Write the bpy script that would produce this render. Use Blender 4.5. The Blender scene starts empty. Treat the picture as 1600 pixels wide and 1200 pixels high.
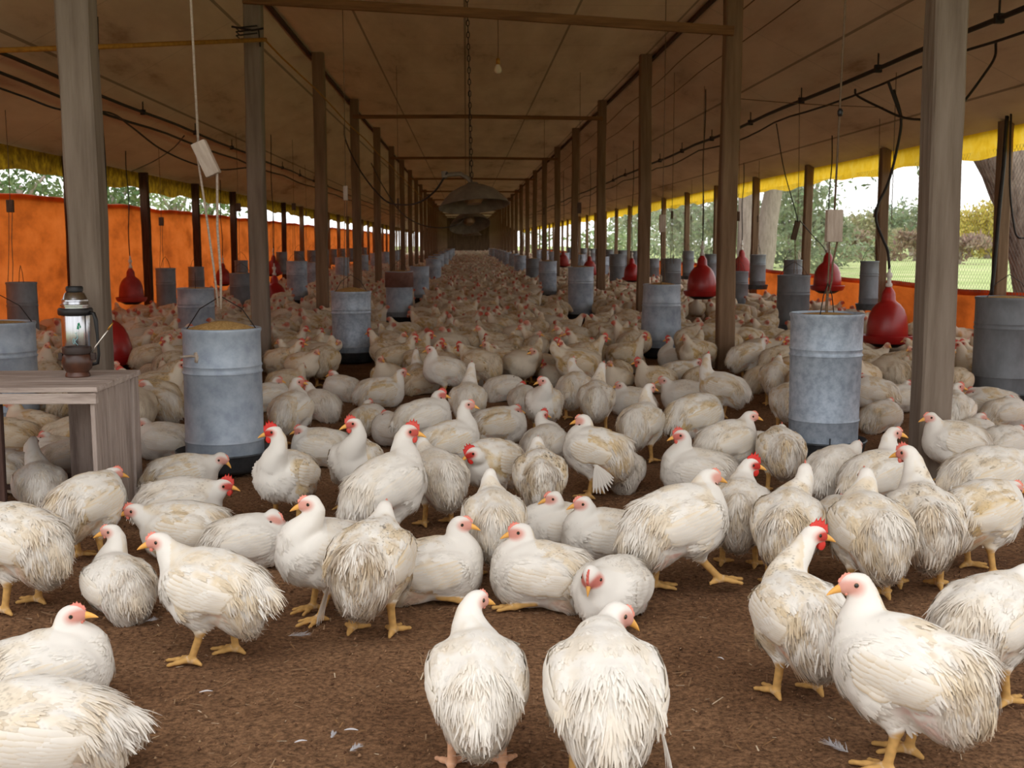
import bpy, bmesh, math, random
import numpy as np
from mathutils import Vector, Matrix, Quaternion
scene = bpy.context.scene
COL = scene.collection
random.seed(7)
# ------------------------------------------------------------------ camera
FPX, CX, CY, EYE = 1800.0, 800.0, 600.0, 1.10          # focal length in pixels of the 1600x1200 frame
VPX, VPY = 728.0, 378.0                                 # where the shed's long axis vanishes
cam_data = bpy.data.cameras.new('camera'); cam = bpy.data.objects.new('camera', cam_data); COL.objects.link(cam)
PITCH = math.atan((CY - VPY) / FPX)
YAW = math.atan((CX - VPX) / FPX * math.cos(PITCH))
cam.location = (0, 0, EYE); cam.rotation_euler = (math.pi / 2 - PITCH, 0, -YAW)
cam_data.sensor_width = 36; cam_data.lens = FPX / 1600 * 36; cam_data.clip_end = 400; cam_data.clip_start = .05
cam_data.dof.use_dof = True; cam_data.dof.focus_distance = 3.6; cam_data.dof.aperture_fstop = 10.0
scene.camera = cam
CR = cam.rotation_euler.to_matrix()
def ray(px, py): return CR @ Vector(((px - CX) / FPX, -(py - CY) / FPX, -1.0))
def at_depth(px, py, y):
    d = ray(px, py); return Vector((0, 0, EYE)) + d * (y / d.y)
def at_height(px, py, z):
    d = ray(px, py); return Vector((0, 0, EYE)) + d * ((z - EYE) / d.z)
CRI = CR.transposed()
def to_px(p):
    q = CRI @ (Vector(p) - Vector((0, 0, EYE)))
    return CX + FPX * q.x / -q.z, CY - FPX * q.y / -q.z, -q.z
# ------------------------------------------------------------------ sky, soft daylight from the open end behind the camera, exposure
world = bpy.data.worlds.new('overcast_sky'); scene.world = world; world.use_nodes = True
wn = world.node_tree; bg = wn.nodes['Background']
tc = wn.nodes.new('ShaderNodeTexCoord'); sx = wn.nodes.new('ShaderNodeSeparateXYZ'); cr = wn.nodes.new('ShaderNodeValToRGB')
wn.links.new(tc.outputs['Generated'], sx.inputs[0]); wn.links.new(sx.outputs['Z'], cr.inputs[0]); wn.links.new(cr.outputs[0], bg.inputs[0])
cr.color_ramp.elements[0].position = 0.0; cr.color_ramp.elements[0].color = (.97, .97, .96, 1)
cr.color_ramp.elements[1].position = .8; cr.color_ramp.elements[1].color = (.94, .96, 1.0, 1)
bg.inputs[1].default_value = 2.15
sun = bpy.data.lights.new('soft_sun', 'SUN'); sun.energy = .5; sun.angle = math.radians(36); sun.color = (1.0, .95, .88)
so = bpy.data.objects.new('soft_sun', sun); COL.objects.link(so); so.rotation_euler = (math.radians(38), 0, math.radians(-12))
scene.view_settings.view_transform = 'Standard'; scene.view_settings.look = 'None'; scene.view_settings.exposure = -0.12; scene.view_settings.gamma = 1.0
scene.view_settings.use_curve_mapping = False
scene.cycles.max_bounces = 8; scene.cycles.diffuse_bounces = 4; scene.cycles.transparent_max_bounces = 16
# ------------------------------------------------------------------ helpers
M = {}
def srgb(r, g, b):
    f = lambda c: c / 12.92 if c <= .04045 else ((c + .055) / 1.055) ** 2.4
    return (f(r / 255), f(g / 255), f(b / 255), 1)
def new_mat(name):
    m = bpy.data.materials.new(name); m.use_nodes = True; return m, m.node_tree, m.node_tree.nodes['Principled BSDF']
def attr_mat(name, rough=.85, spec=.15, transl=0., rnd=0.):
    m, nt, b = new_mat(name)
    a = nt.nodes.new('ShaderNodeAttribute'); a.attribute_name = 'Col'
    b.inputs['Roughness'].default_value = rough; b.inputs['Specular IOR Level'].default_value = spec
    nt.links.new(a.outputs['Color'], b.inputs['Base Color'])
    if transl:
        t = nt.nodes.new('ShaderNodeBsdfTranslucent'); x = nt.nodes.new('ShaderNodeMixShader'); x.inputs[0].default_value = transl
        nt.links.new(a.outputs['Color'], t.inputs[0]); nt.links.new(b.outputs[0], x.inputs[1]); nt.links.new(t.outputs[0], x.inputs[2])
        nt.links.new(x.outputs[0], nt.nodes['Material Output'].inputs[0])
    return m
def noise_mat(name, cols, scale=8., stretch=(1, 1, 1), rough=.8, spec=.3, metal=0., bump=0., detail=6., fac=(.3, .7), coords='Object', transl=0., bscale=None):
    """colour ramp over a noise in object space, with bump"""
    m, nt, b = new_mat(name); N = nt.nodes.new; L = nt.links.new
    tcn = N('ShaderNodeTexCoord'); mp = N('ShaderNodeMapping'); mp.inputs['Scale'].default_value = stretch
    L(tcn.outputs[coords], mp.inputs[0])
    nz = N('ShaderNodeTexNoise'); nz.inputs['Scale'].default_value = scale; nz.inputs['Detail'].default_value = detail; nz.inputs['Roughness'].default_value = .62
    L(mp.outputs[0], nz.inputs['Vector'])
    rp = N('ShaderNodeValToRGB'); L(nz.outputs['Fac'], rp.inputs[0])
    e = rp.color_ramp.elements
    while len(e) < len(cols): e.new(.5)
    for i, c in enumerate(cols):
        e[i].position = fac[0] + (fac[1] - fac[0]) * i / (len(cols) - 1); e[i].color = srgb(*c)
    L(rp.outputs[0], b.inputs['Base Color'])
    b.inputs['Roughness'].default_value = rough; b.inputs['Specular IOR Level'].default_value = spec; b.inputs['Metallic'].default_value = metal
    if bump:
        n2 = N('ShaderNodeTexNoise'); n2.inputs['Scale'].default_value = bscale or scale * 2.5; n2.inputs['Detail'].default_value = 5
        L(mp.outputs[0], n2.inputs['Vector'])
        bm_ = N('ShaderNodeBump'); bm_.inputs['Strength'].default_value = bump; bm_.inputs['Distance'].default_value = .02
        L(n2.outputs['Fac'], bm_.inputs['Height']); L(bm_.outputs[0], b.inputs['Normal'])
    if transl:
        t = N('ShaderNodeBsdfTranslucent'); x = N('ShaderNodeMixShader'); x.inputs[0].default_value = transl
        L(rp.outputs[0], t.inputs[0]); L(b.outputs[0], x.inputs[1]); L(t.outputs[0], x.inputs[2]); L(x.outputs[0], nt.nodes['Material Output'].inputs[0])
    return m
def link(name, me, mat=None, parent=None, loc=None, label=None, cat=None, group=None, kind=None):
    o = bpy.data.objects.new(name, me); COL.objects.link(o)
    if mat is not None and me is not None and not me.materials: me.materials.append(mat)
    if parent is not None: o.parent = parent
    if loc is not None: o.location = loc
    tag(o, label, cat, group, kind); return o
def tag(o, label=None, cat=None, group=None, kind=None):
    for k, v in (('label', label), ('category', cat), ('group', group), ('kind', kind)):
        if v: o[k] = v
    return o
def empty(name, loc, label, cat, group=None, rz=0.):
    o = bpy.data.objects.new(name, None); COL.objects.link(o); o.location = loc; o.rotation_euler = (0, 0, rz); o.empty_display_size = .1
    return tag(o, label, cat, group)
def bm_mesh(bm, name, smooth=False):
    bmesh.ops.recalc_face_normals(bm, faces=bm.faces[:])
    me = bpy.data.meshes.new(name); bm.to_mesh(me); bm.free()
    if smooth: me.polygons.foreach_set('use_smooth', np.ones(len(me.polygons), bool))
    return me
def add_box(bm, lo, hi, bev=0., rot=None, jit=0., rng=random):
    lo = Vector(lo); hi = Vector(hi); c = (lo + hi) / 2
    vs = []
    for i in (0, 1):
        for j in (0, 1):
            for k in (0, 1):
                v = Vector((hi.x if i else lo.x, hi.y if j else lo.y, hi.z if k else lo.z)) - c
                if jit: v += Vector((rng.uniform(-jit, jit), rng.uniform(-jit, jit), rng.uniform(-jit, jit)))
                if rot is not None: v = rot @ v
                vs.append(bm.verts.new(v + c))
    F = [bm.faces.new([vs[a] for a in q]) for q in ((0, 1, 3, 2), (4, 6, 7, 5), (0, 4, 5, 1), (2, 3, 7, 6), (0, 2, 6, 4), (1, 5, 7, 3))]
    if bev:
        es = {e for f in F for e in f.edges}
        bmesh.ops.bevel(bm, geom=list(es), offset=bev, segments=2, affect='EDGES', profile=.6)
def box_mesh(name, lo, hi, bev=0., rot=None, jit=0.):
    bm = bmesh.new(); add_box(bm, lo, hi, bev, rot, jit); return bm_mesh(bm, name)
def add_tube(bm, pts, r, n=8, cap=True):
    pts = [Vector(p) for p in pts]; rs = r if isinstance(r, (list, tuple)) else [r] * len(pts)
    rings = []; prev = None
    for i, p in enumerate(pts):
        t = (pts[min(i + 1, len(pts) - 1)] - pts[max(i - 1, 0)]).normalized()
        if prev is None: u = t.orthogonal().normalized()
        else: u = (prev - t * prev.dot(t)); u = u.normalized() if u.length > 1e-6 else t.orthogonal().normalized()
        prev = u; w = t.cross(u)
        rings.append([bm.verts.new(p + (u * math.cos(2 * math.pi * j / n) + w * math.sin(2 * math.pi * j / n)) * rs[i]) for j in range(n)])
    for a, b in zip(rings, rings[1:]):
        for j in range(n): bm.faces.new((a[j], a[(j + 1) % n], b[(j + 1) % n], b[j]))
    if cap: bm.faces.new(rings[0][::-1]); bm.faces.new(rings[-1])
def tube_mesh(name, pts, r, n=8):
    bm = bmesh.new(); add_tube(bm, pts, r, n); return bm_mesh(bm, name, True)
def sag(a, b, drop, n=12):
    a = Vector(a); b = Vector(b); return [a.lerp(b, i / n) - Vector((0, 0, drop * 4 * (i / n) * (1 - i / n))) for i in range(n + 1)]
def add_lathe(bm, prof, n=32, c=(0, 0, 0), close=False):
    rings = []
    for r, z in prof:
        rings.append([bm.verts.new((c[0] + r * math.cos(2 * math.pi * j / n), c[1] + r * math.sin(2 * math.pi * j / n), c[2] + z)) for j in range(n)] if r > 1e-5 else [bm.verts.new((c[0], c[1], c[2] + z))])
    for a, b in zip(rings, rings[1:]):
        for j in range(n):
            q = [a[j % len(a)], a[(j + 1) % len(a)], b[(j + 1) % len(b)], b[j % len(b)]]
            q = list(dict.fromkeys(q))
            if len(q) > 2: bm.faces.new(q)
def lathe_mesh(name, prof, n=32, c=(0, 0, 0)):
    bm = bmesh.new(); add_lathe(bm, prof, n, c); me = bm_mesh(bm, name, True); 
    return me
def auto_sharp(me, deg=35):
    me.set_sharp_from_angle(angle=math.radians(deg)); return me

def spline(pts, per=7):
    """a smooth curve through pts"""
    P = [Vector(p) for p in pts]; P = [P[0] * 2 - P[1]] + P + [P[-1] * 2 - P[-2]]; out = []
    for i in range(1, len(P) - 2):
        a, b, c, d = P[i - 1:i + 3]
        for k in range(per):
            t = k / per; out.append(.5 * (2 * b + (c - a) * t + (2 * a - 5 * b + 4 * c - d) * t * t + (3 * b - a - 3 * c + d) * t ** 3))
    out.append(P[-2]); return out
# ------------------------------------------------------------------ chickens
def s2l(c):
    c = np.asarray(c, dtype=np.float32)
    return np.where(c <= 0.04045, c / 12.92, ((c + 0.055) / 1.055) ** 2.4)

WHITE = s2l([.955, .93, .89]); CREAM = s2l([.88, .77, .57]); DIRT = s2l([.60, .47, .32])
PINK = s2l([.90, .62, .55]); FACE = s2l([.89, .58, .50]); REDC = s2l([.78, .16, .12])
LEGC = s2l([.84, .66, .40]); LEGP = s2l([.86, .66, .52]); BEAKC = s2l([.90, .66, .33])

def hash_noise(P, f, seed=0):
    """cheap smooth pseudo noise in 0..1"""
    x, y, z = P[:, 0] * f, P[:, 1] * f, P[:, 2] * f
    s = seed * 1.7
    v = (np.sin(x * 1.3 + 2.1 * np.sin(y * .9 + s) + s) + np.sin(y * 1.7 + 1.9 * np.sin(z * 1.1 - s) + 2 * s)
         + np.sin(z * 1.5 + 2.3 * np.sin(x * .8 + s * .7) - s))
    return .5 + v / 6

class Field:
    def __init__(f, lo, hi, h):
        f.lo = np.array(lo, np.float32); f.h = h
        n = np.ceil((np.array(hi) - f.lo) / h).astype(int) + 1
        f.n = n; f.F = np.full(n, .05, np.float32)
    def block(f, lo, hi):
        a = np.clip(np.floor((np.array(lo) - f.lo) / f.h).astype(int), 0, f.n - 1)
        b = np.clip(np.ceil((np.array(hi) - f.lo) / f.h).astype(int) + 1, 1, f.n)
        b = np.maximum(b, a + 1)
        xs = [(f.lo[i] + f.h * np.arange(a[i], b[i])).astype(np.float32) for i in range(3)]
        return tuple(slice(a[i], b[i]) for i in range(3)), np.meshgrid(*xs, indexing='ij', sparse=True)
    def add(f, sl, d, k):
        A = f.F[sl]
        hh = np.maximum(k - np.abs(A - d), 0) / k
        f.F[sl] = np.minimum(A, d) - hh * hh * k * .25
    def ell(f, c, r, k=.03, R=None):
        c = np.array(c, float); r = np.array(r, float); m = r.max() + k + .02
        sl, (X, Y, Z) = f.block(c - m, c + m)
        X = X - c[0]; Y = Y - c[1]; Z = Z - c[2]
        if R is not None:
            X, Y, Z = (R[0][0] * X + R[1][0] * Y + R[2][0] * Z, R[0][1] * X + R[1][1] * Y + R[2][1] * Z, R[0][2] * X + R[1][2] * Y + R[2][2] * Z)
        k0 = np.sqrt((X / r[0]) ** 2 + (Y / r[1]) ** 2 + (Z / r[2]) ** 2)
        k1 = np.sqrt((X / r[0] ** 2) ** 2 + (Y / r[1] ** 2) ** 2 + (Z / r[2] ** 2) ** 2) + 1e-6
        f.add(sl, (k0 * (k0 - 1) / k1).astype(np.float32), k)
    def cap(f, a, b, ra, rb, k=.02):
        a = np.array(a, float); b = np.array(b, float); m = max(ra, rb) + k + .02
        sl, (X, Y, Z) = f.block(np.minimum(a, b) - m, np.maximum(a, b) + m)
        ab = b - a; L = max(ab @ ab, 1e-9)
        t = np.clip(((X - a[0]) * ab[0] + (Y - a[1]) * ab[1] + (Z - a[2]) * ab[2]) / L, 0, 1)
        d = np.sqrt((X - a[0] - t * ab[0]) ** 2 + (Y - a[1] - t * ab[1]) ** 2 + (Z - a[2] - t * ab[2]) ** 2) - (ra + (rb - ra) * t)
        f.add(sl, d.astype(np.float32), k)

def surface_nets(fl):
    F = fl.F; S = F < 0
    n = np.array(F.shape)
    cnt = np.zeros(n - 1, np.int8)
    corners = [(i, j, k) for i in (0, 1) for j in (0, 1) for k in (0, 1)]
    def sh(A, c): return A[c[0]:n[0] - 1 + c[0], c[1]:n[1] - 1 + c[1], c[2]:n[2] - 1 + c[2]]
    for c in corners: cnt += sh(S, c)
    act = (cnt > 0) & (cnt < 8)
    ijk = np.argwhere(act)
    idx = np.full(n - 1, -1, np.int32); idx[act] = np.arange(len(ijk))
    cv = {c: F[ijk[:, 0] + c[0], ijk[:, 1] + c[1], ijk[:, 2] + c[2]] for c in corners}
    acc = np.zeros((len(ijk), 3), np.float32); num = np.zeros(len(ijk), np.float32)
    for c in corners:
        for ax in range(3):
            if c[ax] == 0:
                d = list(c); d[ax] = 1; d = tuple(d)
                fa, fb = cv[c], cv[d]
                m = (fa < 0) != (fb < 0)
                t = np.where(m, fa / np.where(m, fa - fb, 1), 0)
                for q in range(3):
                    acc[:, q] += np.where(m, (c[q] + t) if q == ax else c[q], 0)
                num += m
    V = fl.lo + fl.h * (ijk + acc / num[:, None])
    Q = []
    for ax in range(3):
        o1, o2 = (ax + 1) % 3, (ax + 2) % 3
        a = [slice(1, -1)] * 3; b = [slice(1, -1)] * 3
        a[ax] = slice(0, -1); b[ax] = slice(1, None)
        sa, sb = S[tuple(a)], S[tuple(b)]
        for flip, m in ((False, sa & ~sb), (True, ~sa & sb)):
            e = np.argwhere(m); off = np.ones(3, int); off[ax] = 0; e = e + off
            def cell(d1, d2):
                g = e.copy(); g[:, o1] -= d1; g[:, o2] -= d2
                return idx[g[:, 0], g[:, 1], g[:, 2]]
            q = np.stack([cell(1, 1), cell(0, 1), cell(0, 0), cell(1, 0)], 1)
            Q.append(q[:, ::-1] if flip else q)
    return V.astype(np.float64), np.concatenate(Q)

def vnormals(V, Q):
    a, b, c, d = (V[Q[:, i]] for i in range(4))
    fn = np.cross(c - a, d - b); N = np.zeros_like(V)
    for i in range(4): np.add.at(N, Q[:, i], fn)
    return N / (np.linalg.norm(N, axis=1, keepdims=True) + 1e-12)

def smooth(V, Q, it=1, lam=.5):
    for _ in range(it):
        S = np.zeros_like(V); n = np.zeros(len(V))
        for i in range(4):
            for j in ((i + 1) % 4, (i + 3) % 4):
                np.add.at(S, Q[:, i], V[Q[:, j]]); np.add.at(n, Q[:, i], 1)
        V = V + lam * (S / np.maximum(n, 1)[:, None] - V)
    return V

def make_mesh(name, V, Q, C=None, N=None, mat=None):
    V = np.asarray(V, np.float32); Q = np.asarray(Q, np.int32)
    me = bpy.data.meshes.new(name)
    k = Q.shape[1]
    me.vertices.add(len(V)); me.vertices.foreach_set('co', V.ravel())
    me.loops.add(Q.size); me.loops.foreach_set('vertex_index', Q.ravel())
    me.polygons.add(len(Q)); me.polygons.foreach_set('loop_start', np.arange(0, Q.size, k, dtype=np.int32))
    me.update(calc_edges=True)
    me.polygons.foreach_set('use_smooth', np.ones(len(Q), bool))
    if C is not None:
        ca = me.color_attributes.new('Col', 'FLOAT_COLOR', 'POINT')
        ca.data.foreach_set('color', np.concatenate([C, np.ones((len(C), 1))], 1).astype(np.float32).ravel())
    if N is not None:
        me.normals_split_custom_set_from_vertices(np.asarray(N, np.float32))
    if mat: me.materials.append(mat)
    return me

def rot_y(a):  # pitch: positive lifts +x
    c, s = math.cos(a), math.sin(a)
    return np.array([[c, 0, -s], [0, 1, 0], [s, 0, c]])

def unit(v): v = np.asarray(v, float); return v / (np.linalg.norm(v) + 1e-12)

def bez(p0, p1, p2, p3, t):
    t = np.asarray(t)[:, None]
    return (1 - t) ** 3 * p0 + 3 * t * (1 - t) ** 2 * p1 + 3 * t * t * (1 - t) * p2 + t ** 3 * p3

def blades(P, D, Nn, L, W, lift, C, tipC, rng, segs=2):
    """feather blades: roots P, directions D, body normals Nn -> verts, quads, colours, normals"""
    n = len(P); Sd = np.cross(Nn, D); Sd /= np.linalg.norm(Sd, axis=1, keepdims=True) + 1e-9
    V, CC, NN = [], [], []
    ts = np.linspace(0, 1, segs + 1)
    for t in ts:
        w = W * (.45 + .55 * math.sin(min(t * 1.5, 1) * math.pi * .5)) * (1 if t < .6 else 1 - .72 * ((t - .6) / .4))
        c = P + D * (L * t)[:, None] + Nn * (lift * t - L * L * t * t / .30)[:, None]
        for sg in (-1, 1):
            V.append(c + Sd * (sg * w * .5)[:, None])
            CC.append(C * (1 - t ** 2) + tipC * t ** 2)
            NN.append(Nn * 1. + D * (.25 * t) + Sd * (sg * .18))
    m = 2 * (segs + 1)
    V = np.stack(V, 1).reshape(-1, 3); CC = np.stack(CC, 1).reshape(-1, 3); NN = np.stack(NN, 1).reshape(-1, 3)
    NN /= np.linalg.norm(NN, axis=1, keepdims=True)
    base = (np.arange(n) * m)[:, None]
    Q = np.concatenate([base + np.array([2 * s + 2, 2 * s + 3, 2 * s + 1, 2 * s]) for s in range(segs)])
    return V, Q, CC, NN

def ribbon(pts, nrm, width):
    """one long feather along pts"""
    pts = np.asarray(pts); n = len(pts); T = np.gradient(pts, axis=0)
    S = np.cross(nrm, T); S /= np.linalg.norm(S, axis=1, keepdims=True) + 1e-9
    V = np.empty((n * 3, 3)); V[0::3] = pts + S * width[:, None] * .5; V[1::3] = pts + nrm * (width[:, None] * .10); V[2::3] = pts - S * width[:, None] * .5
    Q = [[3 * i + j, 3 * i + j + 1, 3 * i + j + 4, 3 * i + j + 3] for i in range(n - 1) for j in (0, 1)]
    NN = np.empty((n * 3, 3)); NN[0::3] = nrm + .24 * S; NN[1::3] = nrm; NN[2::3] = nrm - .24 * S
    NN /= np.linalg.norm(NN, axis=1, keepdims=True)
    return V, np.array(Q), NN

class Soup:
    def __init__(s): s.V, s.Q, s.C, s.N, s.n = [], [], [], [], 0
    def add(s, V, Q, C, N):
        s.V.append(V); s.Q.append(np.asarray(Q) + s.n); s.N.append(N)
        C = np.asarray(C, float); s.C.append(np.broadcast_to(C, V.shape) if C.ndim == 1 else C); s.n += len(V)
    def mesh(s, name, mat):
        return make_mesh(name, np.concatenate(s.V), np.concatenate(s.Q), np.concatenate(s.C), np.concatenate(s.N), mat)

def bird_meshes(h=.005, pose='stand', pitch=8., head=(.165, 0, .335), hyaw=0., hpitch=-8., comb=.4, dirt=.4, cream=.5, pink=.5,
                legs=((.0, 0), (.0, 0)), droop=0, tail=-25., fat=1., legcol=None, seed=1, parts=True, nblade=2400, sitfoot=0, raised=None, coarse=False):
    """a white broiler hen, x forward; returns the meshes of its body and of its parts"""
    rng = np.random.default_rng(seed)
    sit = pose == 'sit'
    dz = -.083 if sit else .034
    R = rot_y(math.radians(pitch)); hip = np.array([0, 0, .165 + dz])
    def T(p): return R @ (np.array(p, float) - [0, 0, .165]) + hip
    f = Field((-.27, -.19, -.012), (.33, .19, .46), h)
    fw = fat
    f.ell(T((-.005, 0, .190)), (.142, .108 * fw, .104), .03, R)
    f.ell(T((.062, 0, .172)), (.092, .100 * fw, .096), .04, R)
    f.ell(T((-.090, 0, .180)), (.085, .088 * fw, .080), .04, R)
    f.ell(T((-.100, 0, .132)), (.060, .066 * fw, .062), .05, R)
    for sg in (-1, 1):
        f.ell(T((-.005, sg * .086 * fw, .200)), (.112, .034, .062), .02, R)   # folded wing bulk
    ta = math.radians(tail)
    tb = T((-.135, 0, .205)); td = R @ np.array([-math.cos(ta), 0, math.sin(ta)])
    f.cap(tb + td * -.03, tb + td * .055, .045, .016, .05)
    # neck and head
    hp = np.array(head, float); 
    ya, pa = math.radians(hyaw), math.radians(hpitch)
    hd = np.array([math.cos(ya) * math.cos(pa), math.sin(ya) * math.cos(pa), math.sin(pa)])
    n0 = T((.082, 0, .205)); nd = unit(R @ np.array([.78, 0, .62]))
    Ln = np.linalg.norm(hp - n0)
    hb = hp - hd * .016 + np.array([0, 0, -.006])
    low = hp[2] < n0[2]
    up = unit(np.array([0, 0, -1.0]) - hd * .45) if not low else unit(-hd + np.array([0, 0, .35]))
    ts = np.linspace(0, 1, 9)
    nk = bez(n0, n0 + nd * Ln * .40, hb + up * Ln * (.30 if low else .44), hb, ts)
    rr = .045 * (1 - ts) ** 1.75 * (.9 + .1 * fw) + .0235 + .004 * np.sin(ts * 3.1)
    for i in range(8): f.cap(nk[i], nk[i + 1], rr[i], rr[i + 1], .014)
    side = unit(np.cross([0, 0, 1.], hd)); upv = np.cross(hd, side)
    Rh = np.stack([hd, side, upv], 1)
    f.ell(hp + upv * .002, (.031, .0205, .0235), .012, Rh)
    f.ell(hp + hd * .020 - upv * .004, (.018, .0125, .0135), .010, Rh)
    # legs
    legpts = []
    lr = max(.0112, h * 1.25); tr = max(.0068, h * .95)
    if not sit:
        for sg, (fx, lift) in zip((1, -1), legs):
            y = sg * .056
            kn = T((.02, y, .125)); hock = np.array([fx * .45 - .012, y * 1.02, .100 + lift * .6]); an = np.array([fx + .004, y * 1.08, .018 + lift])
            f.cap(kn, hock + (kn - hock) * .15, .052, .020, .03)
            legpts.append((kn + (hock - kn) * .8, hock, lr * 1.25)); legpts.append((hock, an, lr))
            td_ = (-.9 if lift > .03 else -.12)
            for ang, ln in ((0, .080), (-34, .064), (34, .064), (175, .032)):
                a = math.radians(ang)
                dv = np.array([math.cos(a), math.sin(a), 0])
                if lift > .03: dv = unit(dv + np.array([-.2, 0, -.9]))
                p1 = an + dv * ln * .55; p2 = an + dv * ln
                if lift <= .03: p1[2] = .012 + lift; p2[2] = .006 + lift
                legpts.append((an, p1, tr * 1.15)); legpts.append((p1, p2, tr * .95))
    elif sitfoot:
        y = sitfoot * .075; an = np.array([.06, y, .016]); legpts.append((np.array([-.0, y * .9, .03]), an, lr))
        for ang, ln in ((0, .07), (-25, .055), (25, .055)):
            a = math.radians(ang); legpts.append((an, an + np.array([math.cos(a) * ln, math.sin(a) * ln, -.009]), tr))
    if not coarse:
        for a, b, r in legpts: f.cap(a, b, r * 1.08, r * .92, .008)
    # lumps of plumage
    X, Y, Z = np.meshgrid(*[(f.lo[i] + h * np.arange(f.n[i])) for i in range(3)], indexing='ij', sparse=True)
    f.F += (.0022 * np.sin(X * 61 + seed) * np.sin(Y * 70 + 2 * seed) * np.sin(Z * 66 + X * 30) * (Z > .09 + dz)).astype(np.float32)
    # resting surface
    f.F = np.maximum(f.F, (-(Z - .001)).astype(np.float32) + 0 * f.F)
    V, Q = surface_nets(f); V = smooth(V, Q, 1, .4)
    N = vnormals(V, Q)
    # ---- colours
    rel = V - hp; hx = rel @ hd; hy = rel @ side; hz = rel @ upv; rh = np.linalg.norm(rel, axis=1)
    C = np.tile(WHITE, (len(V), 1))
    n1 = hash_noise(V, 28, seed); n2 = hash_noise(V, 75, seed + 3); n3 = hash_noise(V, 190, seed + 7)
    body = T((0, 0, .19)); Vb = (V - hip) @ R + [0, 0, .165]
    onwing = np.exp(-((Vb[:, 0] + .02) / .11) ** 2 - ((Vb[:, 2] - .185) / .06) ** 2) * (np.abs(Vb[:, 1]) > .045)
    breast = np.clip((Vb[:, 0] - .06) / .07, 0, 1) * (Vb[:, 2] < .22)
    def mix(C, c, m): m = np.clip(m, 0, 1)[:, None]; return C * (1 - m) + np.asarray(c) * m
    C = mix(C, CREAM, cream * (np.clip((n1 * .6 + n2 * .4 - .40) * 3.2, 0, 1) * .70 + .85 * onwing * np.clip((n2 - .25) * 2, 0, 1) + .60 * breast * n1 * 1.4) * (hx < -.04))
    C = mix(C, DIRT, dirt * (np.clip((n2 * .5 + n3 * .5 - .60) * 5, 0, 1) * .35) * (hx < -.05))
    n4 = hash_noise(V, 420, seed + 11); C = mix(C, s2l([.36, .28, .20]), dirt * np.clip((n4 * .7 + n1 * .3 - .70) * 9, 0, 1) * .7 * (hx < -.06) * (Vb[:, 2] > .15))
    vent = np.exp(-((Vb[:, 0] + .115) / .05) ** 2 - ((Vb[:, 2] - .11) / .04) ** 2)
    C = mix(C, DIRT, dirt * vent * np.clip((n3 - .25) * 2.2, 0, 1) * .8)
    C = mix(C, PINK, pink * np.exp(-((Vb[:, 0] + .07) / .035) ** 2 - ((Vb[:, 2] - .135) / .03) ** 2) * np.clip((n2 - .45) * 4, 0, 1) * .7 * (np.abs(Vb[:, 1]) > .03))
    fd = np.sqrt(((hx - .014) / .029) ** 2 + ((hz + .002) / .019) ** 2); nearh = np.clip((.052 - rh) / .010, 0, 1)
    C = mix(C, PINK, nearh * np.clip((1.25 - fd) / .45, 0, 1) * .6)
    fd = np.sqrt(((hx - .018) / .025) ** 2 + ((hz + .001) / .0150) ** 2)
    C = mix(C, mix(np.tile(FACE, (len(V), 1)), REDC, np.full(len(V), comb)), nearh * np.clip((1.15 - fd) / .4, 0, 1) * (.5 + .45 * comb))
    dl = np.full(len(V), 9.)
    for a, b, r in legpts:
        ab = b - a; t = np.clip((V - a) @ ab / (ab @ ab), 0, 1); dl = np.minimum(dl, np.linalg.norm(V - a - t[:, None] * ab, axis=1) - r)
    lc = LEGC if legcol is None else legcol
    m = np.clip((.0045 - dl) / .003, 0, 1)
    lcv = lc * (.82 + .3 * n3[:, None]); C = C * (1 - m[:, None]) + lcv * m[:, None]
    out = {}
    out['body'] = make_mesh('body', V, Q, C, None, M['bird'])
    if not parts and not nblade: return out
    # ---- plumage blades
    if nblade:
        ok = np.where((rh > .045) & (dl > .012) & (V[:, 2] > .02))[0]
        wgt = np.where(Vb[ok, 0] < -.05, 2.4, np.where(Vb[ok, 2] < .13, 1.5, 1.0)); wgt /= wgt.sum()
        pk = rng.choice(ok, size=min(nblade, len(ok)), replace=len(ok) < nblade, p=wgt)
        P, Nn = V[pk], N[pk]; bx = Vb[pk]
        flow = np.tile(R @ np.array([-1, 0, -.28]), (len(pk), 1))
        rear = np.clip((-.06 - bx[:, 0]) / .05, 0, 1)[:, None]
        flow = flow * (1 - rear) + (R @ np.array([-.45, 0, -.85])) * rear
        low_ = np.clip((.135 - bx[:, 2]) / .05, 0, 1)[:, None]
        flow = flow * (1 - low_) + np.array([-.55, 0, -.8]) * low_
        # on the neck the feathers run down to the shoulders
        dn = np.linalg.norm(P[:, None] - nk[None], axis=2); jn = dn.argmin(1); tang = np.gradient(nk, axis=0); tang /= np.linalg.norm(tang, axis=1, keepdims=True)
        isn = np.clip((jn - 1.5) / 2, 0, 1)[:, None] * (dn.min(1) < .09)[:, None]
        flow = flow * (1 - isn) - tang[jn] * isn
        flow += rng.normal(0, .13, flow.shape) + .22 * np.stack([0 * P[:, 0], np.sin(P[:, 1] * 160 + seed) * rear[:, 0], 0 * P[:, 0]], 1)
        D = flow - Nn * (flow * Nn).sum(1, keepdims=True); D /= np.linalg.norm(D, axis=1, keepdims=True) + 1e-9
        nn = isn[:, 0]
        L = (.030 + .018 * rear[:, 0] + .008 * low_[:, 0]) * (1 - .50 * nn) * rng.uniform(.75, 1.3, len(pk))
        W = (.0130 - .0072 * rear[:, 0] - .003 * low_[:, 0]) * (1 - .45 * nn) * rng.uniform(.7, 1.2, len(pk))
        lift = L * (.07 + .09 * rear[:, 0] + .06 * low_[:, 0]) * rng.uniform(.3, 1.3, len(pk)) * (1 - .55 * nn)
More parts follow.
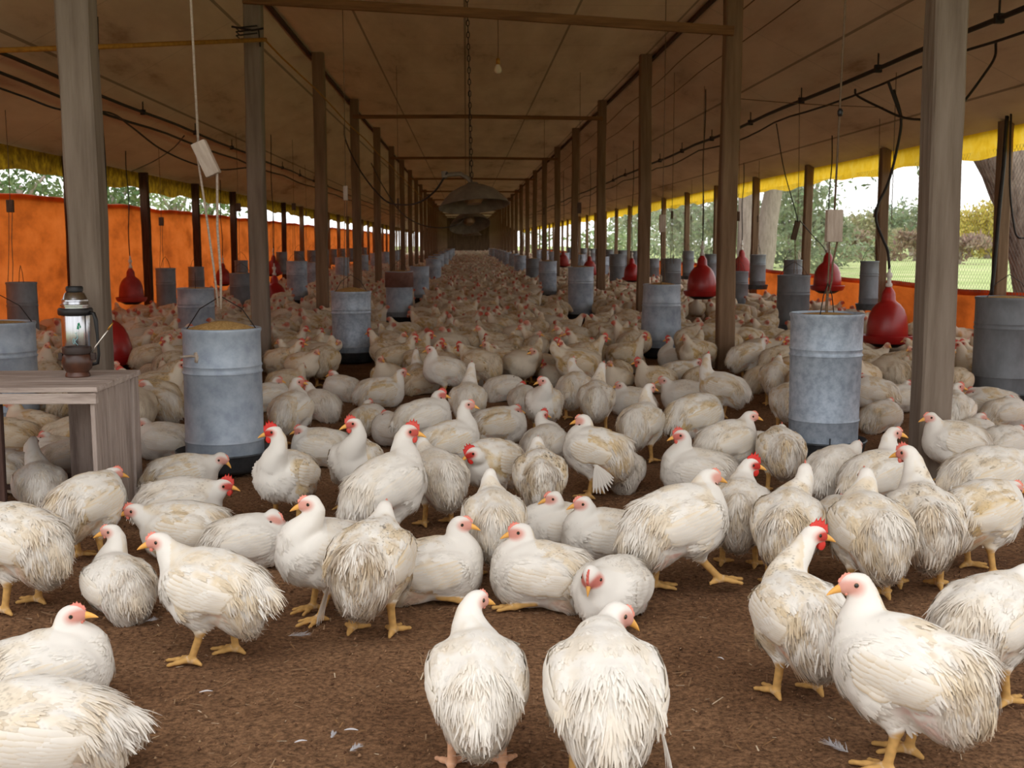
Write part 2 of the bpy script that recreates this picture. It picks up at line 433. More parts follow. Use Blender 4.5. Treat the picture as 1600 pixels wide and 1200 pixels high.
        c0 = C[pk] * rng.uniform(.89, 1.03, (len(pk), 1)); ct = c0.copy()
        tipm = (np.maximum(rear[:, 0] * .8, low_[:, 0] * .5) * dirt * rng.uniform(0, 1, len(pk)))[:, None]
        ct = ct * (1 - tipm) + DIRT * tipm
        s = Soup(); s.add(*blades(P - Nn * .0009, D, Nn, L, W, lift, c0, ct, rng))
        out['plumage'] = s.mesh('plumage', M['bird'])
    if not parts: return out
    from mathutils.bvhtree import BVHTree
    bvh = BVHTree.FromPolygons([tuple(v) for v in V], [tuple(q) for q in Q.tolist()])
    def proj(p, off):
        co, no, _, _ = bvh.find_nearest(Vector(p)); no = np.array(no); co = np.array(co)
        return co + no * off, no
    # ---- wings: rows of coverts over a fan of flight feathers
    for sg, nm in ((1, 'wing'), (-1, 'wing2')):
        s = Soup(); dr = droop == sg
        def feather(a, b, sag, w, off, col, n=6):
            pts, nr = [], []
            for t in np.linspace(0, 1, n):
                x = a[0] + (b[0] - a[0]) * t; z = a[1] + (b[1] - a[1]) * t - sag * math.sin(math.pi * t)
                p, q = proj(T((x, sg * .125 * fw, z)), off * .30 + .001); pts.append(p); nr.append(q)
            wd = w * np.array([.55, .9, 1, 1, .85, .30])[:n] if n == 6 else w * np.linspace(.8, .3, n)
            v, q, nn_ = ribbon(np.array(pts), np.array(nr), wd)
            k = .75 + .5 * rng.random(); m_ = np.clip(cream * 1.1 * k, 0, 1)
            edge = np.zeros(len(v)); edge[2::3] = 1; edge = np.clip(edge + np.linspace(0, .5, len(v)), 0, 1)[:, None] * m_ * .85
            base = col * rng.uniform(.96, 1.02)
            s.add(v, q, base * (1 - edge) + CREAM * edge, nn_)
        for i in range(9):   # flight feathers, folded
            t = i / 8
            feather((.045 - .10 * t, .160 + .055 * t), (-.118 - .03 * t, .158 + .058 * t), .006, .021, .004 + .0012 * i, WHITE)
        for r_, (x0, nrow, ln, w) in enumerate(((-.035, 8, .055, .020), (.0, 8, .050, .019), (.035, 7, .045, .018), (.062, 6, .040, .017))):
            for i in range(nrow):
                t = (i + .5 * (r_ % 2)) / nrow
                z = .158 + .085 * t
                xs = x0 + .016 * math.sin(math.pi * t)
                feather((xs, z), (xs - ln * 1.25, z - .010), .002, w, .0065 + .0015 * r_, WHITE * rng.uniform(.97, 1.02))
        if dr:
            for i in range(9):
                t = i / 8
                root = T((-.02 - .03 * t, sg * .100 * fw, .150 + .012 * t)); 
                dv = unit(np.array([-1.15 + 1.15 * t, sg * (.22 + .15 * t), -.50 - .50 * t])); Lf = .150 - .03 * abs(t - .6)
                u = np.linspace(0, 1, 6)[:, None]
                pts = root + dv * Lf * u + np.array([0, -sg * .015, -.01]) * u ** 2
                nr = np.tile(unit(np.cross(dv, np.cross([0, sg, 0.15], dv))), (6, 1))
                v, q, nn_ = ribbon(pts, nr, .017 * np.array([.6, .9, 1, 1, .8, .25])); s.add(v, q, WHITE * rng.uniform(.95, 1.02), nn_)
        out[nm] = s.mesh('wing', M['bird'])
    s = Soup()
    for i in range(26):
        t = i / 25 * 2 - 1; row = i % 3
        dv = unit(td + np.array([0, t * .6, -.05 - .22 * row]) + rng.normal(0, .07, 3)); Lf = .074 * (1 - .2 * abs(t)) * rng.uniform(.85, 1.1)
        root = tb + td * .012 + np.array([0, t * .028, .004 - .014 * row])
        u = np.linspace(0, 1, 6)[:, None]; pts = root + dv * Lf * u + np.array([0, 0, -.012]) * u ** 2
        nr = np.tile(unit(np.cross(dv, [0, 1, 0]) * (1 if np.cross(dv, [0, 1, 0])[2] > 0 else -1) + np.array([0, t * .6, 0]) + dv * .7), (6, 1))
        v, q, nn_ = ribbon(pts, nr, .0105 * np.array([.8, 1, .95, .8, .5, .10]))
        e = np.linspace(0, 1, len(v))[:, None] ** 2 * dirt * .7 * rng.random()
        s.add(v, q, WHITE * rng.uniform(.95, 1.01) * (1 - e) + DIRT * e, nn_)
    out['tail'] = s.mesh('tail', M['bird'])
    # ---- beak
    k = 7; V_, Q_ = [], []
    for i, t in enumerate(np.linspace(0, 1, 6)):
        c = hp + hd * (.024 + .040 * t) + upv * (-.0030 - .010 * t * t); rw = .0095 * (1 - t) ** .8 + .0008; rz = .0112 * (1 - t) ** .7 + .0008
        for j in range(8):
            a = j * math.pi / 4; V_.append(c + side * rw * math.cos(a) + upv * rz * math.sin(a))
    for i in range(5):
        for j in range(8): Q_.append([i * 8 + j, i * 8 + (j + 1) % 8, i * 8 + 8 + (j + 1) % 8, i * 8 + 8 + j])
    V_ = np.array(V_); out['beak'] = make_mesh('beak', V_, np.array(Q_), np.tile(BEAKC * (.9 + .2 * rng.random()), (len(V_), 1)), None, M['skin'])
    # ---- comb: a toothed blade along the crown
    n = 15; hgt = .006 + .026 * comb; prof = []
    V_, Q_ = [], []
    for i in range(n):
        t = i / (n - 1); x = .034 - (.036 + .02 * comb) * t
        bz = .0135 + .0105 * min(1, t * 2.2) - .0015; th = .0028 + .0022 * comb
        tz = hgt * (math.sin(math.pi * min(1, .12 + t * .9)) ** .6) * (1 if i % 3 == 1 else .62) * (1.0 if 0 < i < n - 1 else .25)
        for (yy, zz) in ((th, -.003), (th * .7, tz * .6), (0, tz), (-th * .7, tz * .6), (-th, -.003)):
            V_.append(hp + hd * x + side * yy + upv * (bz + zz))
    for i in range(n - 1):
        for j in range(4): Q_.append([i * 5 + j, i * 5 + j + 1, i * 5 + 6 + j, i * 5 + 5 + j])
    V_ = np.array(V_); cc = FACE * (1 - comb) + REDC * comb
    out['comb'] = make_mesh('comb', V_, np.array(Q_), np.tile(cc, (len(V_), 1)), None, M['skin'])
    # ---- wattles
    wl = .006 + .022 * comb; V_, Q_ = [], []
    for sg in (-1, 1):
        o = len(V_)
        for i, t in enumerate(np.linspace(0, 1, 5)):
            for j in range(8):
                a = j * math.pi / 4; r_ = math.sin(math.pi * (.08 + .88 * t)) ** .7
                V_.append(hp + hd * (.022 + .0045 * comb * 2 * r_ * math.cos(a) + .003 * math.cos(a)) + side * (sg * .0065 + .0028 * r_ * math.sin(a)) + upv * (-.0125 - wl * t))
        for i in range(4):
            for j in range(8): Q_.append([o + i * 8 + j, o + i * 8 + (j + 1) % 8, o + i * 8 + 8 + (j + 1) % 8, o + i * 8 + 8 + j])
    V_ = np.array(V_); out['wattle'] = make_mesh('wattle', V_, np.array(Q_), np.tile(cc, (len(V_), 1)), None, M['skin'])
    # ---- eyes
    for sg, nm in ((1, 'eye'), (-1, 'eye2')):
        c0, no = proj(hp + hd * .010 + side * sg * .05 + upv * .0055, -.0015)
        V_, Q_, C_ = [], [], []
        for i, th in enumerate(np.linspace(.15, math.pi - .1, 6)):
            for j in range(10):
                a = j * math.pi / 5; b1 = unit(np.cross(no, [0.1, .2, 1])); b2 = np.cross(no, b1)
                V_.append(c0 + .0060 * (no * math.cos(th) * .7 + math.sin(th) * (b1 * math.cos(a) + b2 * math.sin(a))))
                C_.append(s2l([.05, .04, .03]) if i < 2 else s2l([.58, .44, .26]))
        for i in range(5):
            for j in range(10): Q_.append([i * 10 + j, i * 10 + (j + 1) % 10, i * 10 + 10 + (j + 1) % 10, i * 10 + 10 + j])
        o = len(V_); V_.append(c0 + no * .0060 * .7); C_.append(s2l([.03, .02, .02]))
        for j in range(0, 10, 2): Q_.append([o, j, (j + 1) % 10, (j + 2) % 10])
        out[nm] = make_mesh('eye', np.array(V_), np.array(Q_), np.array(C_), None, M['eye'])
    return out

PART_NAME = {'wing2': 'wing', 'eye2': 'eye', 'tail': 'tail_feathers'}
def place_bird(meshes, loc, yaw, scale, label, group=None, name='chicken'):
    r = bpy.data.objects.new(name, None); COL.objects.link(r)
    r.empty_display_size = .05
    r.location = loc; r.rotation_euler = (0, 0, yaw); r.scale = (scale,) * 3
    r['label'] = label; r['category'] = 'chicken'
    if group: r['group'] = group
    for k, me in meshes.items():
        o = bpy.data.objects.new(PART_NAME.get(k, k), me); COL.objects.link(o); o.parent = r
    return r
# ------------------------------------------------------------------ materials
M['bird'] = attr_mat('white_feather', .9, .08, .22)
M['skin'] = attr_mat('bare_skin', .5, .35); M['eye'] = attr_mat('eye', .12, .6)
M['wood'] = noise_mat('weathered_wood', [(100, 86, 74), (122, 108, 95), (136, 122, 109)], 3, (5, 5, .4), .85, .2, bump=.35, detail=8)
M['wood_brown'] = noise_mat('brown_wood', [(102, 80, 60), (122, 97, 75), (138, 112, 88)], 3, (5, 5, .4), .85, .2, bump=.3, detail=8)
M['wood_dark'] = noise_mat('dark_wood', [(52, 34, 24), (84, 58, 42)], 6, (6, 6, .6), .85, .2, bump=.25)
M['wood_x'] = noise_mat('planed_beam', [(96, 66, 42), (140, 102, 66)], 5, (.5, 6, 6), .8, .2, bump=.2)
M['crate'] = noise_mat('grey_crate_wood', [(140, 124, 114), (172, 156, 146), (188, 172, 162)], 5, (.8, 5, 5), .85, .2, bump=.35, detail=8)
M['crate_v'] = noise_mat('grey_crate_board', [(128, 112, 104), (164, 148, 138), (180, 164, 154)], 5, (5, 5, .6), .85, .2, bump=.35, detail=8)
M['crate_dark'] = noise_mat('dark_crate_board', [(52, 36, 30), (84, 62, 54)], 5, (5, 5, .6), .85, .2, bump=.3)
M['zinc'] = noise_mat('galvanized_steel', [(140, 150, 164), (158, 168, 180), (172, 181, 192)], 12, (1, 1, 1), .55, .4, .25, bump=.04, detail=5, fac=(.34, .68))
M['zinc_new'] = noise_mat('spangled_zinc', [(142, 153, 166), (160, 171, 184), (174, 184, 196)], 26, (1, 1, 1), .5, .4, .25, bump=.03, detail=4, fac=(.36, .66))
M['zinc_dull'] = noise_mat('dull_zinc', [(104, 108, 112), (128, 132, 137)], 10, (1, 1, .6), .6, .4, .25, bump=.03)
M['pan'] = noise_mat('pan_metal', [(58, 62, 66), (92, 96, 100)], 12, (1, 1, 1), .5, .4, .5)
M['feed'] = noise_mat('mash_feed', [(150, 112, 62), (196, 156, 98), (216, 180, 122)], 90, (1, 1, 1), .95, .1, bump=.7, bscale=130)
M['red'] = noise_mat('red_plastic', [(140, 26, 26), (172, 36, 34)], 5, (1, 1, 1), .32, .5, bump=.02)
M['red_dusty'] = noise_mat('dusty_red_plastic', [(130, 34, 30), (168, 56, 48)], 7, (1, 1, 1), .5, .4)
M['black'] = noise_mat('black_plastic', [(20, 18, 18), (34, 30, 30)], 20, (1, 1, 1), .45, .4)
M['cable'] = noise_mat('black_cable', [(24, 20, 18), (44, 36, 32)], 20, (1, 1, 1), .6, .3)
M['pipe'] = noise_mat('dusty_pipe', [(52, 46, 42), (84, 76, 70)], 10, (1, .3, 1), .6, .3)
M['rope'] = noise_mat('white_rope', [(150, 132, 116), (190, 174, 158)], 60, (1, 1, 3), .9, .1)
M['twine'] = noise_mat('dusty_twine', [(96, 78, 62), (130, 108, 88)], 60, (1, 1, 3), .9, .1)
M['yellow_cord'] = noise_mat('yellow_cord', [(140, 96, 36), (180, 128, 52)], 20, (1, 1, 1), .8, .2)
M['block'] = noise_mat('whitewashed_block', [(166, 148, 134), (198, 182, 168)], 9, (5, 5, .8), .85, .2, bump=.2)
M['block_dark'] = noise_mat('dark_block', [(70, 54, 44), (104, 84, 70)], 9, (5, 5, .8), .85, .2)
M['orange'] = noise_mat('orange_tarp', [(160, 76, 26), (204, 102, 38), (222, 118, 52)], 2.5, (1, .6, 1.4), .55, .3, bump=.25, transl=.6, bscale=5)
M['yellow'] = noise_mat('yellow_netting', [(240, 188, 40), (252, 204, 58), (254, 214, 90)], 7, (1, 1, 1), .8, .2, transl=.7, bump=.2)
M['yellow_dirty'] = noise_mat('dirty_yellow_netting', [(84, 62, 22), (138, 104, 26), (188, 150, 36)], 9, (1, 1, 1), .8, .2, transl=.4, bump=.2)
M['steel'] = noise_mat('brushed_steel', [(168, 168, 172), (190, 190, 194)], 3, (60, 60, .4), .22, .5, 1.0)
M['gourd'] = noise_mat('brown_gourd', [(40, 22, 18), (70, 42, 30), (96, 58, 40)], 7, (1, 1, 1), .35, .5)
M['gourd_dark'] = noise_mat('dark_leather', [(34, 22, 18), (62, 42, 34)], 14, (1, 1, 1), .5, .4)
M['silver'] = noise_mat('silver', [(196, 190, 180), (220, 214, 204)], 30, (1, 1, 1), .25, .5, .9)
M['brass'] = noise_mat('brass', [(168, 120, 50), (196, 150, 74)], 30, (1, 1, 1), .35, .5, .8)
M['green'] = noise_mat('green_print', [(30, 120, 84), (44, 146, 104)], 30, (1, 1, 1), .5, .4)
M['cyan'] = noise_mat('pale_blue_print', [(120, 172, 178), (144, 190, 196)], 30, (1, 1, 1), .5, .4)
M['lamp'] = noise_mat('dusty_enamel', [(92, 80, 66), (126, 112, 94)], 9, (1, 1, 1), .6, .4, .2)
M['lamp_in'] = noise_mat('lamp_inside', [(120, 92, 64), (160, 126, 90)], 8, (1, 1, 1), .5, .4, .3)
M['bulb'] = noise_mat('bulb_glass', [(214, 196, 170), (236, 222, 200)], 8, (1, 1, 1), .12, .6)
M['bark'] = noise_mat('bark', [(92, 78, 72), (136, 120, 110), (160, 146, 134)], 5, (4, 4, .7), .95, .1, bump=.8)
M['bark_pale'] = noise_mat('pale_bark', [(140, 126, 116), (184, 170, 158)], 5, (4, 4, .7), .95, .1, bump=.5)
M['wire'] = noise_mat('wire', [(112, 106, 100), (150, 144, 136)], 30, (1, 1, 1), .6, .4, .4)
M['crowd'] = attr_mat('crowd_feather', .9, .08, .22)
M['quill'] = attr_mat('loose_feather', .8, .1, .3)
M['chip'] = attr_mat('shaving', .9, .1)
M['leaf'] = attr_mat('leaf', .7, .2, .4)
M['white_tag'] = noise_mat('white_plastic', [(196, 190, 182), (222, 216, 208)], 10, (1, 1, 1), .5, .4)
# floor: trampled brown litter
m, nt, b = new_mat('brown_litter'); N = nt.nodes.new; L = nt.links.new
tcn = N('ShaderNodeTexCoord')
n1 = N('ShaderNodeTexNoise'); n1.inputs['Scale'].default_value = 2.2; n1.inputs['Detail'].default_value = 5; L(tcn.outputs['Object'], n1.inputs['Vector'])
n2 = N('ShaderNodeTexNoise'); n2.inputs['Scale'].default_value = 75; n2.inputs['Detail'].default_value = 6; n2.inputs['Roughness'].default_value = .7; L(tcn.outputs['Object'], n2.inputs['Vector'])
r1 = N('ShaderNodeValToRGB'); r1.color_ramp.elements[0].position = .3; r1.color_ramp.elements[0].color = srgb(122, 90, 66); r1.color_ramp.elements[1].position = .7; r1.color_ramp.elements[1].color = srgb(148, 113, 85); L(n1.outputs['Fac'], r1.inputs[0])
r2 = N('ShaderNodeValToRGB'); r2.color_ramp.elements[0].position = .34; r2.color_ramp.elements[0].color = (.32, .30, .28, 1); r2.color_ramp.elements[1].position = .68; r2.color_ramp.elements[1].color = (1.4, 1.36, 1.28, 1); L(n2.outputs['Fac'], r2.inputs[0])
mx = N('ShaderNodeMix'); mx.data_type = 'RGBA'; mx.blend_type = 'MULTIPLY'; mx.inputs[0].default_value = 1; L(r1.outputs[0], mx.inputs[6]); L(r2.outputs[0], mx.inputs[7]); L(mx.outputs[2], b.inputs['Base Color'])
n3 = N('ShaderNodeTexNoise'); n3.inputs['Scale'].default_value = 26; n3.inputs['Detail'].default_value = 8; n3.inputs['Roughness'].default_value = .72; L(tcn.outputs['Object'], n3.inputs['Vector'])
bp = N('ShaderNodeBump'); bp.inputs['Strength'].default_value = .9; bp.inputs['Distance'].default_value = .018; L(n3.outputs['Fac'], bp.inputs['Height']); L(bp.outputs[0], b.inputs['Normal'])
b.inputs['Roughness'].default_value = .95; b.inputs['Specular IOR Level'].default_value = .1; M['floor'] = m
# ceiling: dusty brown lining sheets with dark seams along the shed and smudges
m, nt, b = new_mat('dusty_lining'); N = nt.nodes.new; L = nt.links.new
tcn = N('ShaderNodeTexCoord'); sp = N('ShaderNodeSeparateXYZ'); L(tcn.outputs['Object'], sp.inputs[0])
n1 = N('ShaderNodeTexNoise'); n1.inputs['Scale'].default_value = 1.1; n1.inputs['Detail'].default_value = 7; n1.inputs['Roughness'].default_value = .65
mp = N('ShaderNodeMapping'); mp.inputs['Scale'].default_value = (1.5, .32, 1.5); L(tcn.outputs['Object'], mp.inputs[0]); L(mp.outputs[0], n1.inputs['Vector'])
r1 = N('ShaderNodeValToRGB'); e = r1.color_ramp.elements; e[0].position = .26; e[0].color = srgb(140, 116, 94); e[1].position = .62; e[1].color = srgb(216, 200, 180); x = e.new(.42); x.color = srgb(198, 180, 160); L(n1.outputs['Fac'], r1.inputs[0])
wv = N('ShaderNodeMath'); wv.operation = 'PINGPONG'; wv.inputs[1].default_value = .56; L(sp.outputs['X'], wv.inputs[0])
lt = N('ShaderNodeMath'); lt.operation = 'LESS_THAN'; lt.inputs[1].default_value = .013; L(wv.outputs[0], lt.inputs[0])
wy = N('ShaderNodeMath'); wy.operation = 'PINGPONG'; wy.inputs[1].default_value = 1.16; L(sp.outputs['Y'], wy.inputs[0])
ly = N('ShaderNodeMath'); ly.operation = 'LESS_THAN'; ly.inputs[1].default_value = .010; L(wy.outputs[0], ly.inputs[0])
ly2 = N('ShaderNodeMath'); ly2.operation = 'MULTIPLY'; ly2.inputs[1].default_value = .35; L(ly.outputs[0], ly2.inputs[0])
mxm = N('ShaderNodeMath'); mxm.operation = 'MAXIMUM'; L(lt.outputs[0], mxm.inputs[0]); L(ly2.outputs[0], mxm.inputs[1])
m2 = N('ShaderNodeMath'); m2.operation = 'MULTIPLY'; m2.inputs[1].default_value = .6; L(mxm.outputs[0], m2.inputs[0])
mx = N('ShaderNodeMix'); mx.data_type = 'RGBA'; L(m2.outputs[0], mx.inputs[0]); L(r1.outputs[0], mx.inputs[6]); mx.inputs[7].default_value = srgb(60, 44, 34); L(mx.outputs[2], b.inputs['Base Color'])
b.inputs['Roughness'].default_value = .8; b.inputs['Specular IOR Level'].default_value = .2; M['ceiling'] = m
M['lawn'] = noise_mat('mown_grass', [(142, 158, 94), (168, 180, 120), (198, 194, 148)], .35, (1, 1, 1), .95, .1, bump=.5, bscale=30, detail=9)
M['endwall'] = noise_mat('end_wall_board', [(74, 56, 42), (104, 82, 62)], 2, (3, 1, .4), .9, .1)
# ------------------------------------------------------------------ the shed
XL, XR = -1.80, 2.245                 # the two inner post rows
WL, WR = -4.45, 4.85                  # the open side walls
YEND = 112.0; Y0 = 2.3                # far gable, near edge of the roof
HC = 3.40; EL, ER = 2.02, 2.17        # ceiling, eaves
# floor (inside) and lawn (outside)
def flat(name, x0, x1, y0, y1, z, mat, kind='structure', nx=1, ny=1):
    bm = bmesh.new(); g = [[bm.verts.new((x0 + (x1 - x0) * i / nx, y0 + (y1 - y0) * j / ny, z)) for j in range(ny + 1)] for i in range(nx + 1)]
    for i in range(nx):
        for j in range(ny): bm.faces.new((g[i][j], g[i + 1][j], g[i + 1][j + 1], g[i][j + 1]))
    return link(name, bm_mesh(bm, name), mat, kind=kind)
def lumpy_floor():
    nx, ny = 150, 190; xs = np.linspace(-2.6, 2.9, nx); ys = np.linspace(1.2, 8.2, ny)
    X, Y = np.meshgrid(xs, ys, indexing='ij'); P = np.stack([X.ravel(), Y.ravel(), 0 * X.ravel()], 1)
    e = np.minimum.reduce([(X - xs[0]) / .5, (xs[-1] - X) / .5, (Y - ys[0]) / .5, (ys[-1] - Y) / .5]).clip(0, 1).ravel()
    Z = ((hash_noise(P, 5, 1) - .5) * .012 + (hash_noise(P, 16, 2) - .5) * .009 + (hash_noise(P, 43, 5) - .5) * .007) * e - .004
    V = np.stack([P[:, 0], P[:, 1], Z], 1)
    I = np.arange(nx * ny).reshape(nx, ny)
    Q = np.stack([I[:-1, :-1], I[1:, :-1], I[1:, 1:], I[:-1, 1:]], -1).reshape(-1, 4)
    # the flat rest of the floor around the worked patch
    V2, Q2 = [], []
    gx = [-7, xs[0], xs[-1], 7]; gy = [-3, ys[0], ys[-1], YEND + 2]
    for i in range(3):
        for j in range(3):
            if i == 1 and j == 1: continue
            o = len(V2); V2 += [(gx[i], gy[j], -.004), (gx[i + 1], gy[j], -.004), (gx[i + 1], gy[j + 1], -.004), (gx[i], gy[j + 1], -.004)]; Q2.append([o, o + 1, o + 2, o + 3])
    me = make_mesh('floor', np.concatenate([V, np.array(V2)]), np.concatenate([Q, np.array(Q2) + len(V)]), None, None, M['floor'])
    return link('floor', me, kind='structure')
lumpy_floor()
flat('ground', -150, 200, -40, 300, -.06, M['lawn'])
# ceiling: flat between the posts, falling to the eaves
bm = bmesh.new(); prof = [(WL - .12, EL - .06), (XL - .12, HC), (XR + .12, HC), (WR + .12, ER - .06)]
lo = [[bm.verts.new((x, y, z)) for x, z in prof] for y in (Y0, YEND)]; hi = [[bm.verts.new((x, y, z + .08)) for x, z in prof] for y in (Y0, YEND)]
for i in range(3):
    bm.faces.new((lo[0][i], lo[1][i], lo[1][i + 1], lo[0][i + 1])); bm.faces.new((hi[0][i], hi[0][i + 1], hi[1][i + 1], hi[1][i]))
    bm.faces.new((lo[0][i], lo[0][i + 1], hi[0][i + 1], hi[0][i])); bm.faces.new((lo[1][i], hi[1][i], hi[1][i + 1], lo[1][i + 1]))
for i in (0, 3): bm.faces.new((lo[0][i], hi[0][i], hi[1][i], lo[1][i]))
link('ceiling', bm_mesh(bm, 'ceiling'), M['ceiling'], kind='structure')
def ceil_z(x):
    if x < XL - .12: return HC - (XL - .12 - x) * (HC - EL + .06) / (XL - .12 - (WL - .12))
    if x > XR + .12: return HC - (x - XR - .12) * (HC - ER + .06) / (WR + .12 - XR - .12)
    return HC
link('wall_back', box_mesh('wall_back', (WL, YEND, 0), (WR, YEND + .1, HC)), M['endwall'], kind='structure')
# inner posts
ORD = ['first', 'second', 'third', 'fourth', 'fifth', 'sixth', 'seventh', 'eighth', 'ninth', 'tenth', 'eleventh', 'twelfth', 'thirteenth', 'fourteenth', 'fifteenth', 'sixteenth', 'seventeenth', 'eighteenth', 'nineteenth', 'twentieth']
POSTY = [5.3 + 4.65 * k for k in range(23)]
def post_mesh(name, w, d, h, seed, bow=.012, chips=True):
    rng = random.Random(seed); bm = bmesh.new(); n = 14; rings = []
    for i in range(n + 1):
        z = h * i / n; ox = bow * math.sin(z * 1.7 + seed) * .5; oy = bow * math.sin(z * 1.3 + seed * 2) * .5
        j = lambda: rng.uniform(-.003, .003); c = .012
        pts = [(-w / 2 + c, -d / 2), (w / 2 - c, -d / 2), (w / 2, -d / 2 + c), (w / 2, d / 2 - c), (w / 2 - c, d / 2), (-w / 2 + c, d / 2), (-w / 2, d / 2 - c), (-w / 2, -d / 2 + c)]
        rings.append([bm.verts.new((x + ox + j(), y + oy + j(), z)) for x, y in pts])
    for a, b in zip(rings, rings[1:]):
        for k in range(8): bm.faces.new((a[k], a[(k + 1) % 8], b[(k + 1) % 8], b[k]))
    bm.faces.new(rings[0][::-1]); bm.faces.new(rings[-1]); return bm_mesh(bm, name)
PX = {('L', 0): at_depth(124, 300, 5.23).x, ('L', 1): at_depth(400, 300, 9.88).x, ('R', 0): at_depth(1479, 300, 5.22).x, ('R', 1): at_depth(1141, 300, 9.88).x}
LANDMARK = []    # (x px, y px, words) for the labels of the birds
for side, x, where in (('L', XL, 'inner row, curtain side'), ('R', XR, 'inner row, meadow side')):
    for k, y in enumerate(POSTY):
        w = .145 if side == 'L' or k else .150
        if k < 9:
            lab = {('L', 0): 'nearest grey weathered wooden post, standing behind the crate with the flask', ('R', 0): 'nearest grey wooden post on the meadow side, with a dark shaded face'}.get((side, k),
                   f'{ORD[k]} square wooden post from the camera in the {where}')
        else: lab = f'thin far wooden post, tenth or later in the {where}'
        me = post_mesh('wooden_post', w * (1 if k < 3 else .95), w, ceil_z(x) + .01, k * 2 + (side == 'R'))
        link('wooden_post', me, M['wood'] if k == 0 or (k == 1 and side == 'L') else M['wood_brown'], None, (PX.get((side, k), x), y, -.004), lab, 'post', f'inner posts, {"curtain" if side == "L" else "meadow"} row')
# outer posts
for side, x, e in (('L', WL, EL), ('R', WR, ER)):
    for k in range(32):
        y = (13.0 if side == 'L' else 10.35) + 3.0 * k
        sname = 'in front of the orange curtain' if side == 'L' else 'along the open netted side'
        lab = f'{ORD[k]} slim outer post from the camera {sname}' if k < 10 else f'distant outer post {sname}, beyond the tenth'
        me = post_mesh('outer_post', .11, .11, ceil_z(x) + .01, 100 + k + (40 if side == 'R' else 0))
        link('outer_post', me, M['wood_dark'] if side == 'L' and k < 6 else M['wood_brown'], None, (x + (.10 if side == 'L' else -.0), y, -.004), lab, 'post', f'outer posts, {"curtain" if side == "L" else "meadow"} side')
# tie beams across every other pair of posts
for n, k in enumerate(range(1, 21, 2)):
    y = POSTY[k] - .11; z0, z1 = (3.08, 2.85) if n == 0 else (3.11, 3.10); bm = bmesh.new()
    x0, x1 = XL - .02, XR + .0; t = .075 if n == 0 else .06
    vs = []
    for x, z in ((x0, z0), (.0, (z0 + z1) / 2 + .02), (x1, z1)):
        vs.append([bm.verts.new((x, y + dy, z + dz)) for dy, dz in ((-.025, -t / 2), (.025, -t / 2), (.025, t / 2), (-.025, t / 2))])
    for a, b in zip(vs, vs[1:]):
        for j in range(4): bm.faces.new((a[j], a[(j + 1) % 4], b[(j + 1) % 4], b[j]))
    bm.faces.new(vs[0][::-1]); bm.faces.new(vs[-1])
    link('tie_beam', bm_mesh(bm, 'tie_beam'), M['wood_x'], label=(f'{ORD[n]} horizontal timber tie from the camera, joining the two inner post rows' if n < 5 else 'far timber tie, sixth or later, spanning the two inner post rows'), cat='beam', group='timber ties across the aisle')
# long purlins over the post rows, a dark batten each
for x, s in ((XL, 'curtain'), (XR, 'meadow')):
    link('ceiling_batten', box_mesh('ceiling_batten', (x + (-.13 if x < 0 else .09), Y0, HC - .035), (x + (-.09 if x < 0 else .13), YEND, HC + .01)), M['wood_dark'], label=f'dark ceiling batten running over the inner post row on the {s} side', cat='batten')
# orange curtain and the rolled-down strip on the other side
def curtain(name, x, y0, y1, z0, ztop, label, cat, fold=.02, n=260, lean=0.):
    bm = bmesh.new(); cols = []; rng = random.Random(3)
    m = 9
    for i in range(n + 1):
        y = y0 + (y1 - y0) * (i / n) ** 1.6
        zt = ztop + .010 * math.sin(y * 2.1) + .005 * math.sin(y * 5.3 + 1); col = []
        for j in range(m):
            t = j / (m - 1); z = z0 + (zt - z0) * t
            dx = fold * (math.sin(y * 3.1 + t * 2) * .5 + math.sin(y * 7.7 + t * 5) * .3) * (1 - abs(2 * t - 1) ** 3 * .7) + lean * (1 - t)
            col.append(bm.verts.new((x + dx, y, z)))
        col.append(bm.verts.new((x - .02, y, zt + .01))); col.append(bm.verts.new((x - .025, y, zt - .05)))    # turned-over hem
        cols.append(col)
    for a, b in zip(cols, cols[1:]):
        for j in range(len(a) - 1): bm.faces.new((a[j], b[j], b[j + 1], a[j + 1]))
    me = bm_mesh(bm, name, True); return link(name, me, M['orange'], label=label, cat=cat)
curtain('orange_curtain', WL - .02, 4.0, 72, .02, 1.57, 'long orange plastic curtain closing the side wall below a narrow gap of sky', 'curtain')
curtain('orange_curtain', WR + .09, 3.6, 80, .0, .64, 'low orange plastic strip along the foot of the open meadow side', 'curtain', .025)
def netting(x, y0, y1, ztop, h, label, mat='yellow'):
    bm = bmesh.new(); rng = random.Random(9); n = 300; cols = []
    for i in range(n + 1):
        y = y0 + (y1 - y0) * (i / n) ** 1.7; hh = h * (1 + .10 * math.sin(y * 1.9) + .07 * math.sin(y * 4.7)); dx = .02 * math.sin(y * 3.3)
        cols.append([bm.verts.new((x + dx * t, y, ztop - hh * t)) for t in (0, .33, .66, 1)])
    for a, b in zip(cols, cols[1:]):
        for j in range(3): bm.faces.new((a[j], b[j], b[j + 1], a[j + 1]))
    o = link('yellow_netting', bm_mesh(bm, 'yellow_netting', True), M[mat], label=label, cat='netting')
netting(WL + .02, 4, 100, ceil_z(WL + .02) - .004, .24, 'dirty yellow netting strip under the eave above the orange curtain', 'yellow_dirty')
netting(WR + .06, 4, 100, ceil_z(WR + .06) - .004, .23, 'bright yellow netting strip under the eave of the open meadow side')
